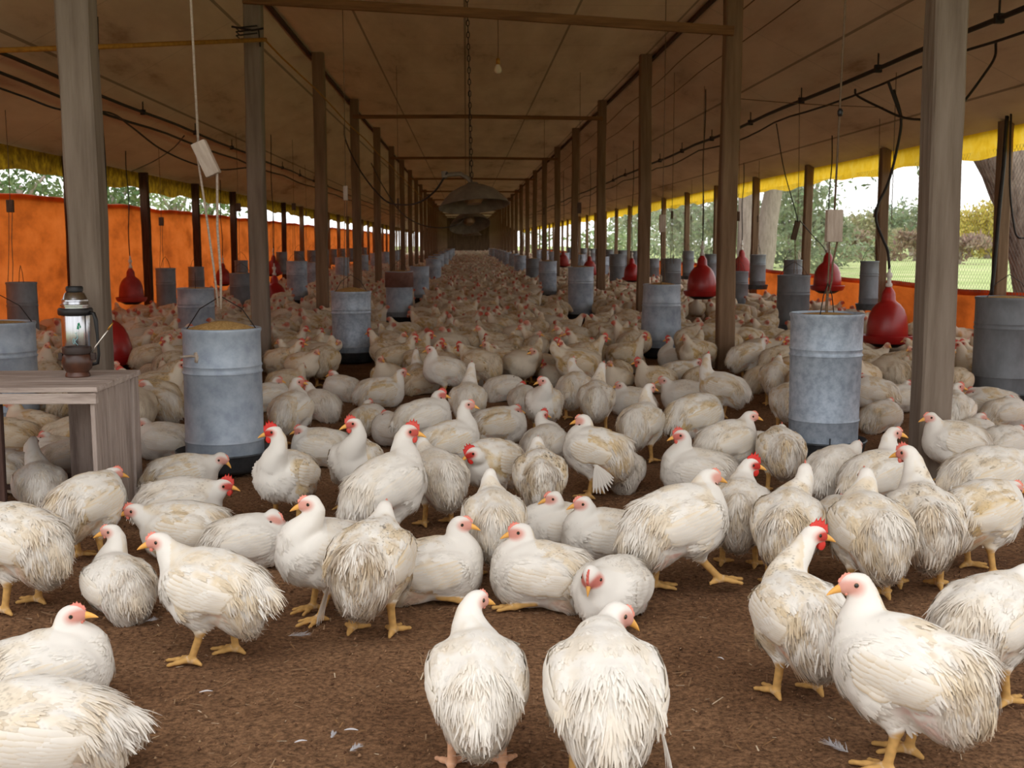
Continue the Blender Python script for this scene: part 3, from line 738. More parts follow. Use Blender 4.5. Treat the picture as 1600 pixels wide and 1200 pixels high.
# diamond wire netting in the open bays
for k in range(7):
    y0 = 7.41 + 3.0 * k; y1 = y0 + 2.88; z0, z1 = .62, ceil_z(WR) - .21; Hh = z1 - z0; p = .062; w = .0011 + .0004 * (k == 0); V, Q = [], []
    for sg in (1, -1):
        c = -Hh
        while c < (y1 - y0):
            a0 = max(0, c); a1 = min(y1 - y0, c + Hh)
            if a1 - a0 > .005:
                za, zb = a0 - c, a1 - c
                if sg < 0: za, zb = Hh - za, Hh - zb
                nrm = .7071 * w
                o = len(V)
                pa, pb = np.array([WR + .05, y0 + a0, z0 + za]), np.array([WR + .05, y0 + a1, z0 + zb]); dv = unit(pb - pa); s1 = np.cross(dv, [1, 0, 0]) * w; s2 = np.array([1, 0, 0]) * w
                for q in (pa, pb): V += [q + s1, q + s2, q - s1, q - s2]
                for j in range(4): Q.append([o + j, o + (j + 1) % 4, o + 4 + (j + 1) % 4, o + 4 + j])
            c += p
    link('wire_netting', make_mesh('wire_netting', np.array(V), np.array(Q), None, None, M['wire']), label=f'{ORD[k]} bay of diamond wire netting from the camera, above the low orange strip', cat='netting', group='wire netting bays on the meadow side')
# pipes under the sloping ceiling, cables
def pipe(x, drop, r, label, y0=4.6, y1=70, mat='cable', wob=.02, name='water_pipe', hang=None):
    z = ceil_z(x) - drop; bm = bmesh.new(); pts = [(x + wob * .5 * math.sin(y * .9), y, z - wob * abs(math.sin(y * .68))) for y in np.linspace(y0, y1, 90)]
    root = empty(name, (0, 0, 0), label, 'pipe' if name != 'power_cable' else 'cable')
    link('line', tube_mesh('line', pts, r, 7), M[mat], root)
    if hang:
        for y in np.arange(y0 + 1.1, 30, hang):
            bm2 = bmesh.new(); zz = z - wob * abs(math.sin(y * .68)); xx = x + wob * .5 * math.sin(y * .9)
            add_box(bm2, (xx - r * 1.6, y - .02, zz - r * 1.7), (xx + r * 1.6, y + .02, zz + r * 1.7), .004); add_box(bm2, (xx - .006, y - .006, zz), (xx + .006, y + .006, ceil_z(x) + .004))
            link('clamp', bm_mesh(bm2, 'clamp'), M['cable'], root)
pipe(-3.42, .10, .016, 'upper dark pipe under the sloping ceiling on the curtain side', hang=2.325)
pipe(-3.56, .12, .014, 'lower dark pipe under the sloping ceiling on the curtain side', mat='cable', wob=.03)
pipe(3.66, .12, .020, 'thick dark pipe under the sloping ceiling on the meadow side', hang=2.325)
pipe(3.74, .17, .011, 'thin dark cable sagging beneath the thick pipe on the meadow side', wob=.06, name='power_cable')
pipe(2.55, .07, .006, 'thin wire close to the ceiling beside the inner post row, meadow side', wob=.03, name='power_cable', mat='twine')
pipe(2.80, .06, .006, 'second thin wire beneath the ceiling seam, meadow side', wob=.03, name='power_cable', mat='twine')
link('guide_line', tube_mesh('guide_line', [(XL + .085, y, 2.83 + .015 * math.sin(y)) for y in np.linspace(9.9, 60, 40)], .009, 6), M['yellow_cord'], label='taut yellow cord fixed along the inner posts on the curtain side', cat='cord')
pa = at_depth(415, 62, 9.82); pb = Vector((-3.95, 6.4, ceil_z(-3.95) - .03)); 
mid = at_depth(160, 73, 8.05)
link('yellow_brace', tube_mesh('yellow_brace', [pa, mid, at_depth(-40, 80, 7.6)], .017, 8), M['yellow_cord'], label='yellowish pole tied to the second post, running out behind the nearest grey post', cat='pole')
# twists of wire round the second post
bm = bmesh.new()
for i in range(3):
    z = 2.80 + .03 * i; add_tube(bm, [(XL + .085 * sx, POSTY[1] + .085 * sy, z + .01 * sx) for sx, sy in ((-1, -1), (1, -1), (1, 1), (-1, 1), (-1, -1))], .006, 5)
add_tube(bm, [(XL - .12, POSTY[1] - .09, 2.86), (XL + .05, POSTY[1] - .1, 2.83), (XL + .14, POSTY[1] - .08, 2.85)], .009, 5); add_tube(bm, [(XL + .10, POSTY[1] - .09, 2.84), (XL + .11, POSTY[1] - .09, 2.70)], .007, 5)
link('wire_twist', bm_mesh(bm, 'wire_twist'), M['cable'], label='dark twist of wire tying the yellow pole to the second post', cat='wire')
# ------------------------------------------------------------------ feeders
def feeder_meshes(rt, rb, z0, z1, heap, mat, band=None, pan=True):
    H = z1 - z0; R_ = lambda z: rb + (rt - rb) * (z - z0) / H
    prof = [(R_(z0) - .004, z0)]
    for zz in (z0 + H * .16, z0 + H * .70): pass
    for t, bump in ((0, 0), (.15, 0), (.165, .005), (.18, 0), (.66, 0), (.675, .006), (.69, 0), (.71, 0), (.725, .004), (.74, 0), (.965, 0), (.985, .006), (1, .004)):
        prof.append((R_(z0 + H * t) + bump, z0 + H * t))
    prof += [(rt - .004, z1 + .002), (rt - .006, z1 - .02), (R_(z0) - .008, z0 + .01), (R_(z0) - .004, z0)]
    me = {'feed_tube': (auto_sharp(lathe_mesh('feed_tube', prof, 48), 40), mat)}
    top = z1 - .012 if heap > 0 else z1 - .06
    hp = [(rt - .007, top - .02), (rt * .96, top)] + [(rt * t, top + max(heap, .015) * (1 - t ** 1.6)) for t in (.85, .65, .45, .25, .1)] + [(0, top + max(heap, .015))]
    me['feed'] = (lathe_mesh('feed', hp, 32), 'feed')
    if pan:
        pr = rb * 1.24
        me['pan'] = (auto_sharp(lathe_mesh('pan', [(0, .008), (pr * .80, .008), (pr * .93, .03), (pr, .095), (pr + .006, .10), (pr + .002, .106), (pr - .006, .10), (pr * .90, .045), (pr * .76, .028), (0, .05)], 40), 50), 'pan')
        bm = bmesh.new()
        for j in range(4):
            a = j * math.pi / 2 + .4; add_tube(bm, [((rb - .003) * math.cos(a), (rb - .003) * math.sin(a), z0 + .03), (rb * .97 * math.cos(a), rb * .97 * math.sin(a), .03)], .006, 5)
        me['pan_stay'] = (bm_mesh(bm, 'pan_stay'), 'pan')
    # a wire bail over the top
    bm = bmesh.new(); add_tube(bm, [(-rt + .002, 0, z1 - .03), (-rt * .55, 0, z1 + .09), (0, 0, z1 + .15), (rt * .55, 0, z1 + .09), (rt - .002, 0, z1 - .03)], .0028, 5)
    me['wire_handle'] = (bm_mesh(bm, 'wire_handle', True), 'cable')
    return me
def feeder(meshes, loc, label, group='hanging tube feeders', rz=0., rx=0.):
    r = empty('tube_feeder', loc, label, 'feeder', group, rz); r.rotation_euler.x = rx
    for k, (me, mt) in meshes.items(): link(k, me, M[mt], r)
    return r
OBST = []           # (x, y, radius) that birds keep off
def gx(px, y): return (at_depth(px, VPY, y)).x
def top_h(px, py, y): return at_depth(px, py, y).z
FEEDERS = [  # px, depth, r top, r bottom, top py, lift of the tube, heap, material, label
    (342, 5.55, .182, .186, 512, .05, .045, 'zinc', 'pale galvanized feeder heaped with feed, between the crate and the red-combed hen'),
    (-4, 6.6, .176, .176, 503, .06, .02, 'zinc', 'galvanized feeder standing behind the grey crate, cut by the picture edge'),
    (547, 10.6, .182, .172, 455, .05, .05, 'zinc_new', 'galvanized feeder with heaped feed in front of the third curtain-side post'),
    (623, 15.6, .182, .180, 424, .06, .03, 'zinc', 'feeder with a rust-brown upper band, third along the curtain side of the aisle'),
    (655, 20.9, .172, .172, 416, .06, .03, 'zinc', 'fourth feeder along the curtain side of the aisle, behind the rust-banded one'),
    (677, 26.2, .172, .172, 404, .06, .03, 'zinc', 'fifth feeder along the curtain side of the aisle'),
    (303, 11.8, .182, .182, 450, .06, .02, 'zinc', 'feeder directly behind the pale heaped feeder, beside the orange curtain'),
    (30, 10.5, .128, .135, 441, .10, 0, 'zinc_dull', 'slim dull feeder against the orange curtain, beyond the flask'),
    (257, 15.2, .125, .125, 419, .12, 0, 'zinc_dull', 'slim dull feeder against the curtain, right of the small red drinker'),
    (305, 17.6, .115, .125, 417, .12, 0, 'zinc_dull', 'slim tapered feeder against the curtain behind the white hanging ropes'),
    (375, 17.0, .165, .165, 427, .06, .02, 'zinc_dull', 'feeder between the pale heaped feeder and the second curtain-side post'),
    (376, 20.4, .115, .115, 407, .12, 0, 'zinc_dull', 'slim feeder showing above the one beside the second curtain-side post'),
    (463, 20.2, .178, .178, 408, .06, .02, 'zinc', 'larger of two neighbouring feeders right of the second curtain-side post'),
    (489, 24.0, .140, .140, 410, .06, .02, 'zinc', 'smaller of two neighbouring feeders right of the second curtain-side post'),
    (1296, 5.75, .180, .172, 489, .10, .012, 'zinc_new', 'large spangled galvanized feeder hanging from the pale block on the meadow side'),
    (1035, 11.0, .175, .200, 444, .07, .03, 'zinc', 'flared galvanized feeder, wider at its foot, before the third meadow-side post'),
    (908, 16.1, .178, .178, 417, .06, .03, 'zinc', 'smooth pale feeder beside the fourth meadow-side post'),
    (856, 22.0, .170, .170, 408, .06, .03, 'zinc', 'third feeder along the meadow side of the aisle'),
    (833, 27.4, .170, .170, 404, .06, .03, 'zinc_dull', 'fourth feeder along the meadow side of the aisle'),
    (1242, 13.0, .182, .182, 430, .06, 0, 'zinc_dull', 'dark galvanized feeder behind the large spangled one, meadow side'),
    (1240, 15.4, .122, .122, 406, .40, 0, 'zinc_dull', 'slim high-hung feeder rising above the dark feeder on the meadow side'),
    (1360, 12.3, .096, .100, 408, .42, 0, 'zinc_dull', 'slim tilted feeder hung high by the netting, beside the nearest big red drinker'),
    (1580, 7.6, .205, .205, 464, .10, .02, 'zinc_dull', 'wide dark feeder beyond the nearest meadow-side post, cut by the picture edge'),
    (1157, 17.0, .128, .128, 424, .10, 0, 'zinc_dull', 'slim feeder just right of the second meadow-side post'),
    (1185, 17.8, .122, .122, 398, .42, 0, 'zinc_dull', 'slim high-hung feeder against the meadow, right of the second post'),
    (1050, 19.0, .155, .155, 404, .10, 0, 'zinc_dull', 'feeder peeping out behind the flared galvanized feeder'),
    (1112, 20.4, .115, .115, 397, .40, 0, 'zinc_dull', 'slim high-hung feeder just left of the second meadow-side post'),
    (1076, 23.2, .115, .115, 392, .40, 0, 'zinc_dull', 'small high-hung feeder against the meadow above the big drinker'),
    (965, 25.0, .165, .165, 397, .06, 0, 'zinc_dull', 'feeder between the fourth and third meadow-side posts'),
    (1022, 26.0, .125, .125, 404, .12, 0, 'zinc_dull', 'small feeder right of the third meadow-side post'),
]
for i, (px, y, rt, rb, ty, z0, heap, mt, lab) in enumerate(FEEDERS):
    x = gx(px, y) + (px < -900); z1 = top_h(px, ty, y)
    me = feeder_meshes(rt, rb, z0 if z0 > .2 else z0, z1, heap, mt, pan=z0 < .2)
    f_ = feeder(me, (x, y, 0), lab, rz=.3 * i, rx=0)
    if z0 > .2:   # shallow tray under a high-hung tube
        pr = rb * 1.35; link('pan', auto_sharp(lathe_mesh('pan', [(0, z0 - .05), (pr * .9, z0 - .05), (pr, z0 + .02), (pr - .01, z0 + .02), (pr * .85, z0 - .035), (0, z0 - .03)], 28), 50), M['pan'], f_)
    if 'rust-brown' in lab:
        link('rust_band', lathe_mesh('rust_band', [(rt + .0095, z1 - .006), (rt + .0095, z1 - .21), (rt + .0085, z1 - .21), (rt + .0085, z1 - .006)], 48), noise_mat('rust_band', [(104, 72, 62), (136, 100, 88)], 8), f_)
    if i in (0,):
        bm = bmesh.new(); a = math.radians(232); p0 = Vector((rt * math.cos(a), rt * math.sin(a), z1 - .125))
        add_tube(bm, [p0 + Vector((.03, -.012, -.0)), p0 + Vector((.0, -.006, .004)), p0 + Vector((-.05, -.01, .0))], .006, 6); add_tube(bm, [p0 + Vector((.025, -.014, -.025)), p0 + Vector((.03, -.016, 0)), p0 + Vector((.022, -.012, .02))], .012, 6)
        k = link('rope_knot', bm_mesh(bm, 'rope_knot', True), M['rope'], f_); k.rotation_euler.z = -.3 * i
    if z0 < .2: OBST.append((x, y, max(rt, rb) * 1.24))
    tp = to_px((x, y, z1 * .5)); LANDMARK.append((tp[0], to_px((x, y, .1))[1], 'F%d' % i, y))
# the same kinds farther off
far_proto = feeder_meshes(.172, .172, .06, .72, .03, 'zinc'); far_slim = feeder_meshes(.12, .12, .40, .88, 0, 'zinc_dull', pan=False)
far_me = {'a': far_proto, 'b': far_slim}
for x, y0, dy, n, kind, lab in ((-.83, 31.5, 5.3, 8, 'a', 'distant feeder, sixth or later, in the curtain-side row of the aisle'), (1.58, 32.7, 5.3, 8, 'a', 'distant feeder, fifth or later, in the meadow-side row of the aisle'),
                                (-3.1, 29.0, 5.3, 6, 'a', 'distant feeder between the inner posts and the orange curtain'), (3.5, 30.0, 5.3, 6, 'a', 'distant feeder between the inner posts and the open meadow side'),
                                (-4.05, 23.0, 2.6, 10, 'b', 'distant slim feeder close against the orange curtain'), (4.2, 28.5, 2.6, 8, 'b', 'distant slim feeder close against the wire netting')):
    for k in range(n):
        xx = x + random.uniform(-.06, .06); yy = y0 + dy * k; feeder(far_me[kind], (xx, yy, 0), lab, lab); OBST.append((xx, yy, .22))
for y in POSTY: OBST += [(XL, y, .1), (XR, y, .1)]
# ------------------------------------------------------------------ bell drinkers
def drinker_meshes(red='red'):
    prof = [(.0, .51), (.020, .51), (.024, .50), (.050, .46), (.058, .44), (.062, .385), (.070, .37), (.105, .345), (.140, .30), (.165, .235), (.178, .15), (.182, .06), (.180, .055), (.0, .055)]
    d = {'bell': (auto_sharp(lathe_mesh('bell', prof, 40), 60), red)}
    d['trough'] = (auto_sharp(lathe_mesh('trough', [(.178, .035), (.20, .0), (.222, .03), (.228, .065), (.222, .068), (.212, .04), (.190, .03), (.178, .05)], 40), 50), red)
    d['ballast'] = (lathe_mesh('ballast', [(0, -.045), (.10, -.04), (.155, -.01), (.178, .035), (0, .05)], 28), 'black')
    d['valve'] = (lathe_mesh('valve', [(0, .50), (.030, .50), (.030, .53), (.018, .535), (.018, .58), (.028, .585), (.028, .62), (.014, .63), (.010, .68), (0, .68)], 16), 'white_tag')
    return d
dm = drinker_meshes(); dmd = drinker_meshes('red_dusty')
DR = [  # px, depth, bottom py, scale, label, where the hose goes
    (1385, 10.0, 543, .98, 'big red bell drinker hanging by a black hose behind the spangled feeder', dm),
    (1096, 15.0, 468, 1.05, 'red bell drinker hanging just left of the second meadow-side post', dm),
    (1292, 14.0, 459, .92, 'red bell drinker against the orange strip, behind the pale rope block', dm),
    (987, 22.0, 441, .84, 'small red bell drinker left of the third meadow-side post', dm),
    (206, 14.4, 476, .82, 'dark red bell drinker against the orange curtain right of the flask post', dmd),
    (176, 9.5, 580, 1.0, 'shiny red bell drinker half hidden behind the nearest grey post', dm),
    (430, 18.6, 486, 1.05, 'red bell drinker half hidden behind the second curtain-side post', dm),
    (349, 20.2, 447, .72, 'small red bell drinker far along the orange curtain, left of the second post', dmd),
    (1158, 18.6, 436, .86, 'pale red drinker peeping over the slim feeder by the second meadow-side post', dmd),
    (921, 28.0, 432, .9, 'small red drinker between the fourth and fifth meadow-side posts', dmd),
    (428, 24.0, 432, .8, 'small far red drinker right of the second curtain-side post', dmd),
    (880, 34.0, 418, .9, 'tiny far red drinker beside the fifth meadow-side post', dmd),
    (1000, 31.0, 424, .9, 'tiny far red drinker showing beside the third meadow-side post', dmd),
]
for i, (px, y, by, s, lab, mm_) in enumerate(DR):
    p = at_depth(px, by, y); r = empty('bell_drinker', (p.x, p.y, p.z + .045 * s), lab, 'drinker', 'red bell drinkers'); r.scale = (s,) * 3
    if i == 5: r.rotation_euler = (0, math.radians(-8), 0)
    for k, (me, mt) in mm_.items(): link(k, me, M[mt], r)
    z1 = p.z + .70 * s; zc = ceil_z(p.x) - .006; n = 14
    if i == 0:
        pts = [Vector((p.x, p.y, z1))] + [at_depth(a, b_, 10.0) for a, b_ in ((1387, 392), (1380, 375), (1369, 345), (1372, 320), (1388, 285), (1401, 235), (1408, 186), (1396, 140))]; rr_ = .012
    else:
        pts = [Vector((p.x + .014 * math.sin(t * 7 + i) * math.sin(math.pi * t), p.y, z1 + (zc - z1) * t)) for t in np.linspace(0, 1, n)]; rr_ = .007
    h_ = link('hose', tube_mesh('hose', spline([(v - r.location) / s for v in pts], 5), rr_ / s, 6), M['cable'], r)
    if i == 5: h_.rotation_euler = (0, math.radians(8), 0)
    OBST.append((p.x, y, .15))
# ------------------------------------------------------------------ hanging ropes with their wooden blocks
def tensioner(label, top, blk, ends, size=(.05, .022, .10), tilt=0., yaw=0., mat='block', rmat='rope', r=.006, group='rope blocks that carry the feeders'):
    """rope from the ceiling to a block; ropes from the block to the feeder"""
    root = empty('rope_block', blk, label, 'rope block', group); B = Vector(blk)
    R_ = Matrix.Rotation(yaw, 3, 'Z') @ Matrix.Rotation(tilt, 3, 'Y')
    b = link('block', box_mesh('block', (-size[0], -size[1], -size[2]), size, .006), M[mat], root); b.rotation_euler = R_.to_euler()
    up = R_ @ Vector((.0, 0, size[2])); dn = R_ @ Vector((size[0] * .5, 0, -size[2])); dn2 = R_ @ Vector((-size[0] * .5, 0, -size[2] * (1 if tilt == 0 else -.9)))
    link('rope', tube_mesh('rope', [up - Vector((0, 0, .02)), up.lerp(Vector(top) - B, .5) + Vector((.004, 0, 0)), Vector(top) - B], r, 6), M[rmat], root)
    for k, e in enumerate(ends):
        a = dn if k == 0 else dn2
        link('rope', tube_mesh('rope', [a, a.lerp(Vector(e) - B, .4) + Vector((-.006 + .01 * k, 0, 0)), a.lerp(Vector(e) - B, .75) + Vector((.004, 0, 0)), Vector(e) - B], r * (.9 if k else 1), 6), M[rmat], root)
    return root
yl = 5.55; fl = Vector((gx(342, yl), yl, top_h(342, 512, yl) + .05)); t0 = at_depth(305, 60, yl)
tensioner('pale wooden rope block hanging tilted above the heaped curtain-side feeder', (gx(300, yl), yl, HC), at_depth(322, 248, yl), [fl + Vector((.0, 0, .04)), fl + Vector((-.012, 0, .05))], (.034, .030, .083), math.radians(-24), 0, 'block', 'rope', .0065)
yr = 5.75; fr = Vector((gx(1296, yr), yr, top_h(1296, 489, yr) - .02))
tensioner('upright pale wooden rope block above the large spangled feeder', (gx(1312, yr), yr, ceil_z(gx(1312, yr)) - .0), at_depth(1303, 353, yr), [fr + Vector((0.006, 0, .12)), fr + Vector((-.006, 0, .12))], (.040, .022, .080), 0, 0, 'block', 'twine', .005)
link('rope_end', tube_mesh('rope_end', [fr + Vector((0, 0, .13)), fr + Vector((-.004, 0, .05)), fr], .007, 6), M['twine'], label='knotted rope tail entering the feed of the large spangled feeder', cat='rope')
link('insulator', lathe_mesh('insulator', [(0, -.018), (.010, -.018), (.014, -.006), (.014, .008), (.008, .02), (0, .02)], 12), M['black'], loc=(Vector((gx(1312, yr), yr, HC)).lerp(at_depth(1303, 353, yr), .5) * 0 + Vector((at_depth(1303, 353, yr).x + (gx(1312, yr) - at_depth(1303, 353, yr).x) * ((at_depth(1303, 176, yr).z - at_depth(1303, 353, yr).z) / (HC - at_depth(1303, 353, yr).z)) + .004, yr, at_depth(1303, 176, yr).z))), label='small black knot on the rope above the pale block, meadow side', cat='knot')
HANG = [  # px, block py, depth, feeder top py, block size, colour, label
    (1035, 349, 11.0, 440, (.030, .02, .082), 'block', 'pale rope block above the flared galvanized feeder'),
    (1050, 336, 15.0, 412, (.016, .012, .05), 'block_dark', 'small dark rope block above the red drinker left of the second meadow-side post'),
    (1243, 360, 13.0, 428, (.030, .02, .11), 'block_dark', 'dark tilted rope block above the dark meadow-side feeder'),
    (1369, 332, 12.3, 402, (.022, .012, .055), 'block_dark', 'small dark rope block above the slim tilted feeder by the netting'),
    (1153, 338, 17.0, 424, (.026, .02, .07), 'block_dark', 'dark rope block against the second meadow-side post'),
    (1184, 342, 17.8, 396, (.012, .012, .05), 'block_dark', 'tiny dark rope block before the paired tree trunks'),
    (905, 325, 16.1, 417, (.028, .02, .075), 'block_dark', 'dark rope block above the smooth pale feeder by the fourth meadow-side post'),
    (963, 334, 25.0, 397, (.014, .012, .07), 'block_dark', 'tiny dark rope block between third and fourth meadow-side posts'),
    (1080, 340, 23.2, 392, (.012, .012, .05), 'block_dark', 'tiny dark rope block right of the third meadow-side post'),
    (540, 302, 10.6, 452, (.020, .015, .065), 'block', 'pale rope block above the feeder with heaped feed, third curtain-side post'),
    (16, 322, 10.5, 440, (.030, .02, .055), 'block_dark', 'dark square rope block against the orange curtain, leftmost of all'),
    (252, 346, 15.2, 418, (.030, .02, .055), 'block_dark', 'dark square rope block against the curtain, above the slim feeder by the small drinker'),
    (372, 324, 17.0, 426, (.040, .02, .06), 'block_dark', 'dark rope block under the yellow netting, just left of the second curtain-side post'),
    (459, 323, 20.2, 407, (.034, .02, .06), 'block_dark', 'dark rope block just right of the second curtain-side post'),
    (478, 334, 24.0, 409, (.014, .012, .05), 'block_dark', 'tiny slanted rope block left of the third curtain-side post'),
    (850, 330, 22.0, 407, (.016, .012, .07), 'block_dark', 'tiny dark rope block above the third meadow-side aisle feeder'),
    (622, 318, 15.6, 422, (.014, .012, .07), 'block_dark', 'small dark rope block above the rust-banded feeder'),
]
for px, py, y, ty, sz, mt, lab in HANG:
    B = at_depth(px, py, y); e = at_depth(px, ty, y)
    tensioner(lab, (B.x, y, ceil_z(B.x)), B, [e + Vector((.02, 0, .0)), e + Vector((-.02, 0, 0))], sz, math.radians(12 if 'tilted' in lab or 'slanted' in lab else 0), 0, mt, 'twine', .0035)
# ------------------------------------------------------------------ gas brooder lamps over the aisle
def brooder(p, s, label, tilt=0., rz=0., chain_top=None):
    r = empty('brooder_lamp', p, label, 'lamp', 'brooder lamps over the aisle', rz); r.rotation_euler = (tilt, math.radians(-4), rz)
    prof = [(.0, .215), (.05, .21), (.06, .19), (.12, .175), (.20, .135), (.27, .07), (.315, .012), (.325, 0), (.318, -.004), (.305, .01), (.26, .06), (.19, .12), (.11, .16), (.0, .18)]
    link('shade', auto_sharp(lathe_mesh('shade', [(a * s, b * s) for a, b in prof], 40), 60), M['lamp'], r)
    link('burner', auto_sharp(lathe_mesh('burner', [(a * s, b * s) for a, b in ((0, .02), (.06, .02), (.085, .05), (.085, .12), (.07, .14), (0, .15))], 20), 40), M['lamp_in'], r)
    bm = bmesh.new(); add_tube(bm, [(0, 0, .20 * s), (-.04 * s, 0, .26 * s), (-.10 * s, 0, .30 * s), (-.22 * s, 0, .30 * s)], [.018 * s, .02 * s, .022 * s, .022 * s], 8); add_box(bm, (-.27 * s, -.03 * s, .27 * s), (-.22 * s, .03 * s, .33 * s), .004)
    link('gas_inlet', bm_mesh(bm, 'gas_inlet'), M['lamp'], r)
    return r
lp = at_depth(741, 322, 10.5)
brooder(lp, 1.0, 'nearest dusty dish-shaped brooder lamp hanging on a chain over the aisle', math.radians(-10), math.radians(4))
lp2 = at_depth(734, 352, 18.0); brooder(lp2, 1.0, 'second brooder lamp, tilted towards the camera, below the nearest one', math.radians(-24), .2)
lp3 = at_depth(737, 368, 36); brooder(lp3, .95, 'third brooder lamp, tiny and dark, far down the aisle')
def chain(top, bot, label, link_len=.05):
    bm = bmesh.new(); top = Vector(top); bot = Vector(bot); n = int((top - bot).length / link_len)
    for i in range(n):
        c = bot.lerp(top, (i + .5) / n); h = link_len * .62; w = .011
        pts = [(0, 0, h), (w, 0, h * .5), (w, 0, -h * .5), (0, 0, -h), (-w, 0, -h * .5), (-w, 0, h * .5), (0, 0, h)]
        pts = [c + (Vector(q) if i % 2 else Vector((0, q[0], q[2]))) for q in pts]; add_tube(bm, pts, .0042, 5)
    return link('lamp_chain', bm_mesh(bm, 'lamp_chain', True), M['cable'], label=label, cat='chain')
chain((gx(731, 10.5), 10.5, HC), lp + Vector((-.02, 0, .20)), 'rusty chain holding the nearest brooder lamp')
for q, l_ in ((lp2, 'second'), (lp3, 'third')): link('lamp_wire', tube_mesh('lamp_wire', [q + Vector((0, 0, .18)), Vector((q.x, q.y, HC))], .006, 6), M['cable'], label=f'thin wire holding the {l_} brooder lamp', cat='wire')
def hose(name, pts, r, label, cat='hose', mat='cable'):
    return link(name, tube_mesh(name, spline(pts), r, 6), M[mat], label=label, cat=cat)
hose('gas_hose', [lp + Vector((-.24, 0, .30)), at_depth(680, 298, 10.6), at_depth(655, 316, 11), at_depth(628, 320, 12), at_depth(600, 312, 12.5), at_depth(565, 270, 13), at_depth(541, 222, 13.6), at_depth(538, 198, 14.2)], .009, 'black gas hose looping from the nearest brooder lamp to the third post')
hose('gas_hose', [lp2 + Vector((-.06, -.05, .12)), at_depth(716, 350, 17), at_depth(690, 356, 17), at_depth(655, 350, 17.2), at_depth(625, 330, 18), at_depth(598, 290, 18.6), at_depth(580, 255, 19.1)], .009, 'pale gas hose looping low from the second brooder lamp', mat='pipe')
# a bare bulb on its cord
bp_ = at_depth(778, 104, 12.3); r = empty('light_bulb', (bp_.x, bp_.y, bp_.z), 'unlit bare bulb on a cord near the stained ceiling patch', 'bulb')
link('glass', lathe_mesh('glass', [(0, -.075), (.028, -.066), (.040, -.04), (.036, -.012), (.020, .016), (.016, .03), (0, .03)], 20), M['bulb'], r)
link('socket', lathe_mesh('socket', [(0, .02), (.020, .02), (.022, .075), (.010, .09), (0, .09)], 14), M['brass'], r)
link('cord', tube_mesh('cord', [(0, 0, .08), (.004, 0, .2), (0, 0, HC - bp_.z)], .004, 6), M['twine'], r)
# cables on the meadow side
hose('drooping_cable', [at_depth(1556, 66, 8.6), at_depth(1554, 90, 8.5), at_depth(1535, 120, 8.3), at_depth(1505, 160, 8.2), at_depth(1480, 185, 8.2), at_depth(1442, 187, 8.4), at_depth(1409, 183, 9.4), at_depth(1375, 168, 9.9), at_depth(1340, 150, 10.2), at_depth(1336, 140, 10.3)], .010, 'black cable drooping from the thick pipe behind the nearest meadow-side post', 'cable')
hose('drooping_cable', [at_depth(1388, 128, 9.6), at_depth(1396, 150, 9.6), at_depth(1404, 172, 9.6), at_depth(1409, 184, 9.6)], .012, 'short twisted cable dropping from the pipe to the drinker hose', 'cable')
hose('slanting_cord', [at_depth(1213, 193, 12.6), at_depth(1225, 265, 12.7), at_depth(1243, 330, 12.9), at_depth(1247, 350, 13)], .006, 'slanting cord from the pipe to the dark tilted rope block', 'cord')
hose('slanting_cord', [at_depth(1250, 345, 13.2), at_depth(1270, 368, 13.5), at_depth(1288, 388, 14), at_depth(1292, 402, 14)], .006, 'thin cord curving from the dark tilted block to the drinker by the strip', 'cord')
hose('ceiling_wire', [at_depth(1128, 152, 11.9), at_depth(1250, 162, 11.0), at_depth(1380, 168, 10.0)], .004, 'thin wire crossing under the sloping ceiling on the meadow side', 'wire', 'twine')
hose('ceiling_wire', [at_depth(0, 138, 7.8), at_depth(40, 152, 8), at_depth(98, 172, 8.2), at_depth(170, 176, 9), at_depth(205, 198, 10), at_depth(250, 232, 10.8), at_depth(300, 255, 11.4), at_depth(345, 265, 12), at_depth(385, 262, 12.6)], .008, 'dark cord drooping in loops below the pipes on the curtain side', 'cord')
hose('ceiling_wire', [at_depth(205, 268, 12.8), at_depth(240, 252, 12.2), at_depth(270, 232, 11.4), at_depth(288, 212, 10.8)], .006, 'thin cord rising from the curtain eave to the pipes', 'cord')
for px, y in ((1095, 11.5), (1050, 13.0), (1253, 12.5), (1035, 11.0), (965, 15.0)): pass
for px, y, lab in ((1096, 14.9, 'thin wire dropping from the ceiling to the red drinker left of the second meadow post'), (1390, 10.6, 'thin white cord hanging beside the black drinker hose')):
    x = gx(px, y); link('hanging_wire', tube_mesh('hanging_wire', [(x, y, ceil_z(x)), (x + .01, y, 1.3)], .004, 5), M['twine'], label=lab, cat='wire')
hose('dark_stay', [Vector((at_depth(1572, 214, 10.2).x, 10.2, ceil_z(at_depth(1572, 214, 10.2).x))), at_depth(1568, 260, 10.2), at_depth(1562, 320, 10.2), at_depth(1555, 400, 10.2), at_depth(1549, 462, 10.2)], .018, 'dark rope stay hanging beside the nearest outer meadow-side post', 'rope')
hose('dark_stay', [Vector((at_depth(1577, 230, 10.1).x, 10.1, ceil_z(at_depth(1577, 230, 10.1).x))), at_depth(1578, 290, 10.1), at_depth(1584, 350, 10.1), at_depth(1590, 370, 10.1), at_depth(1604, 372, 10.1)], .009, 'thin black cable running down the nearest outer meadow-side post', 'cable')
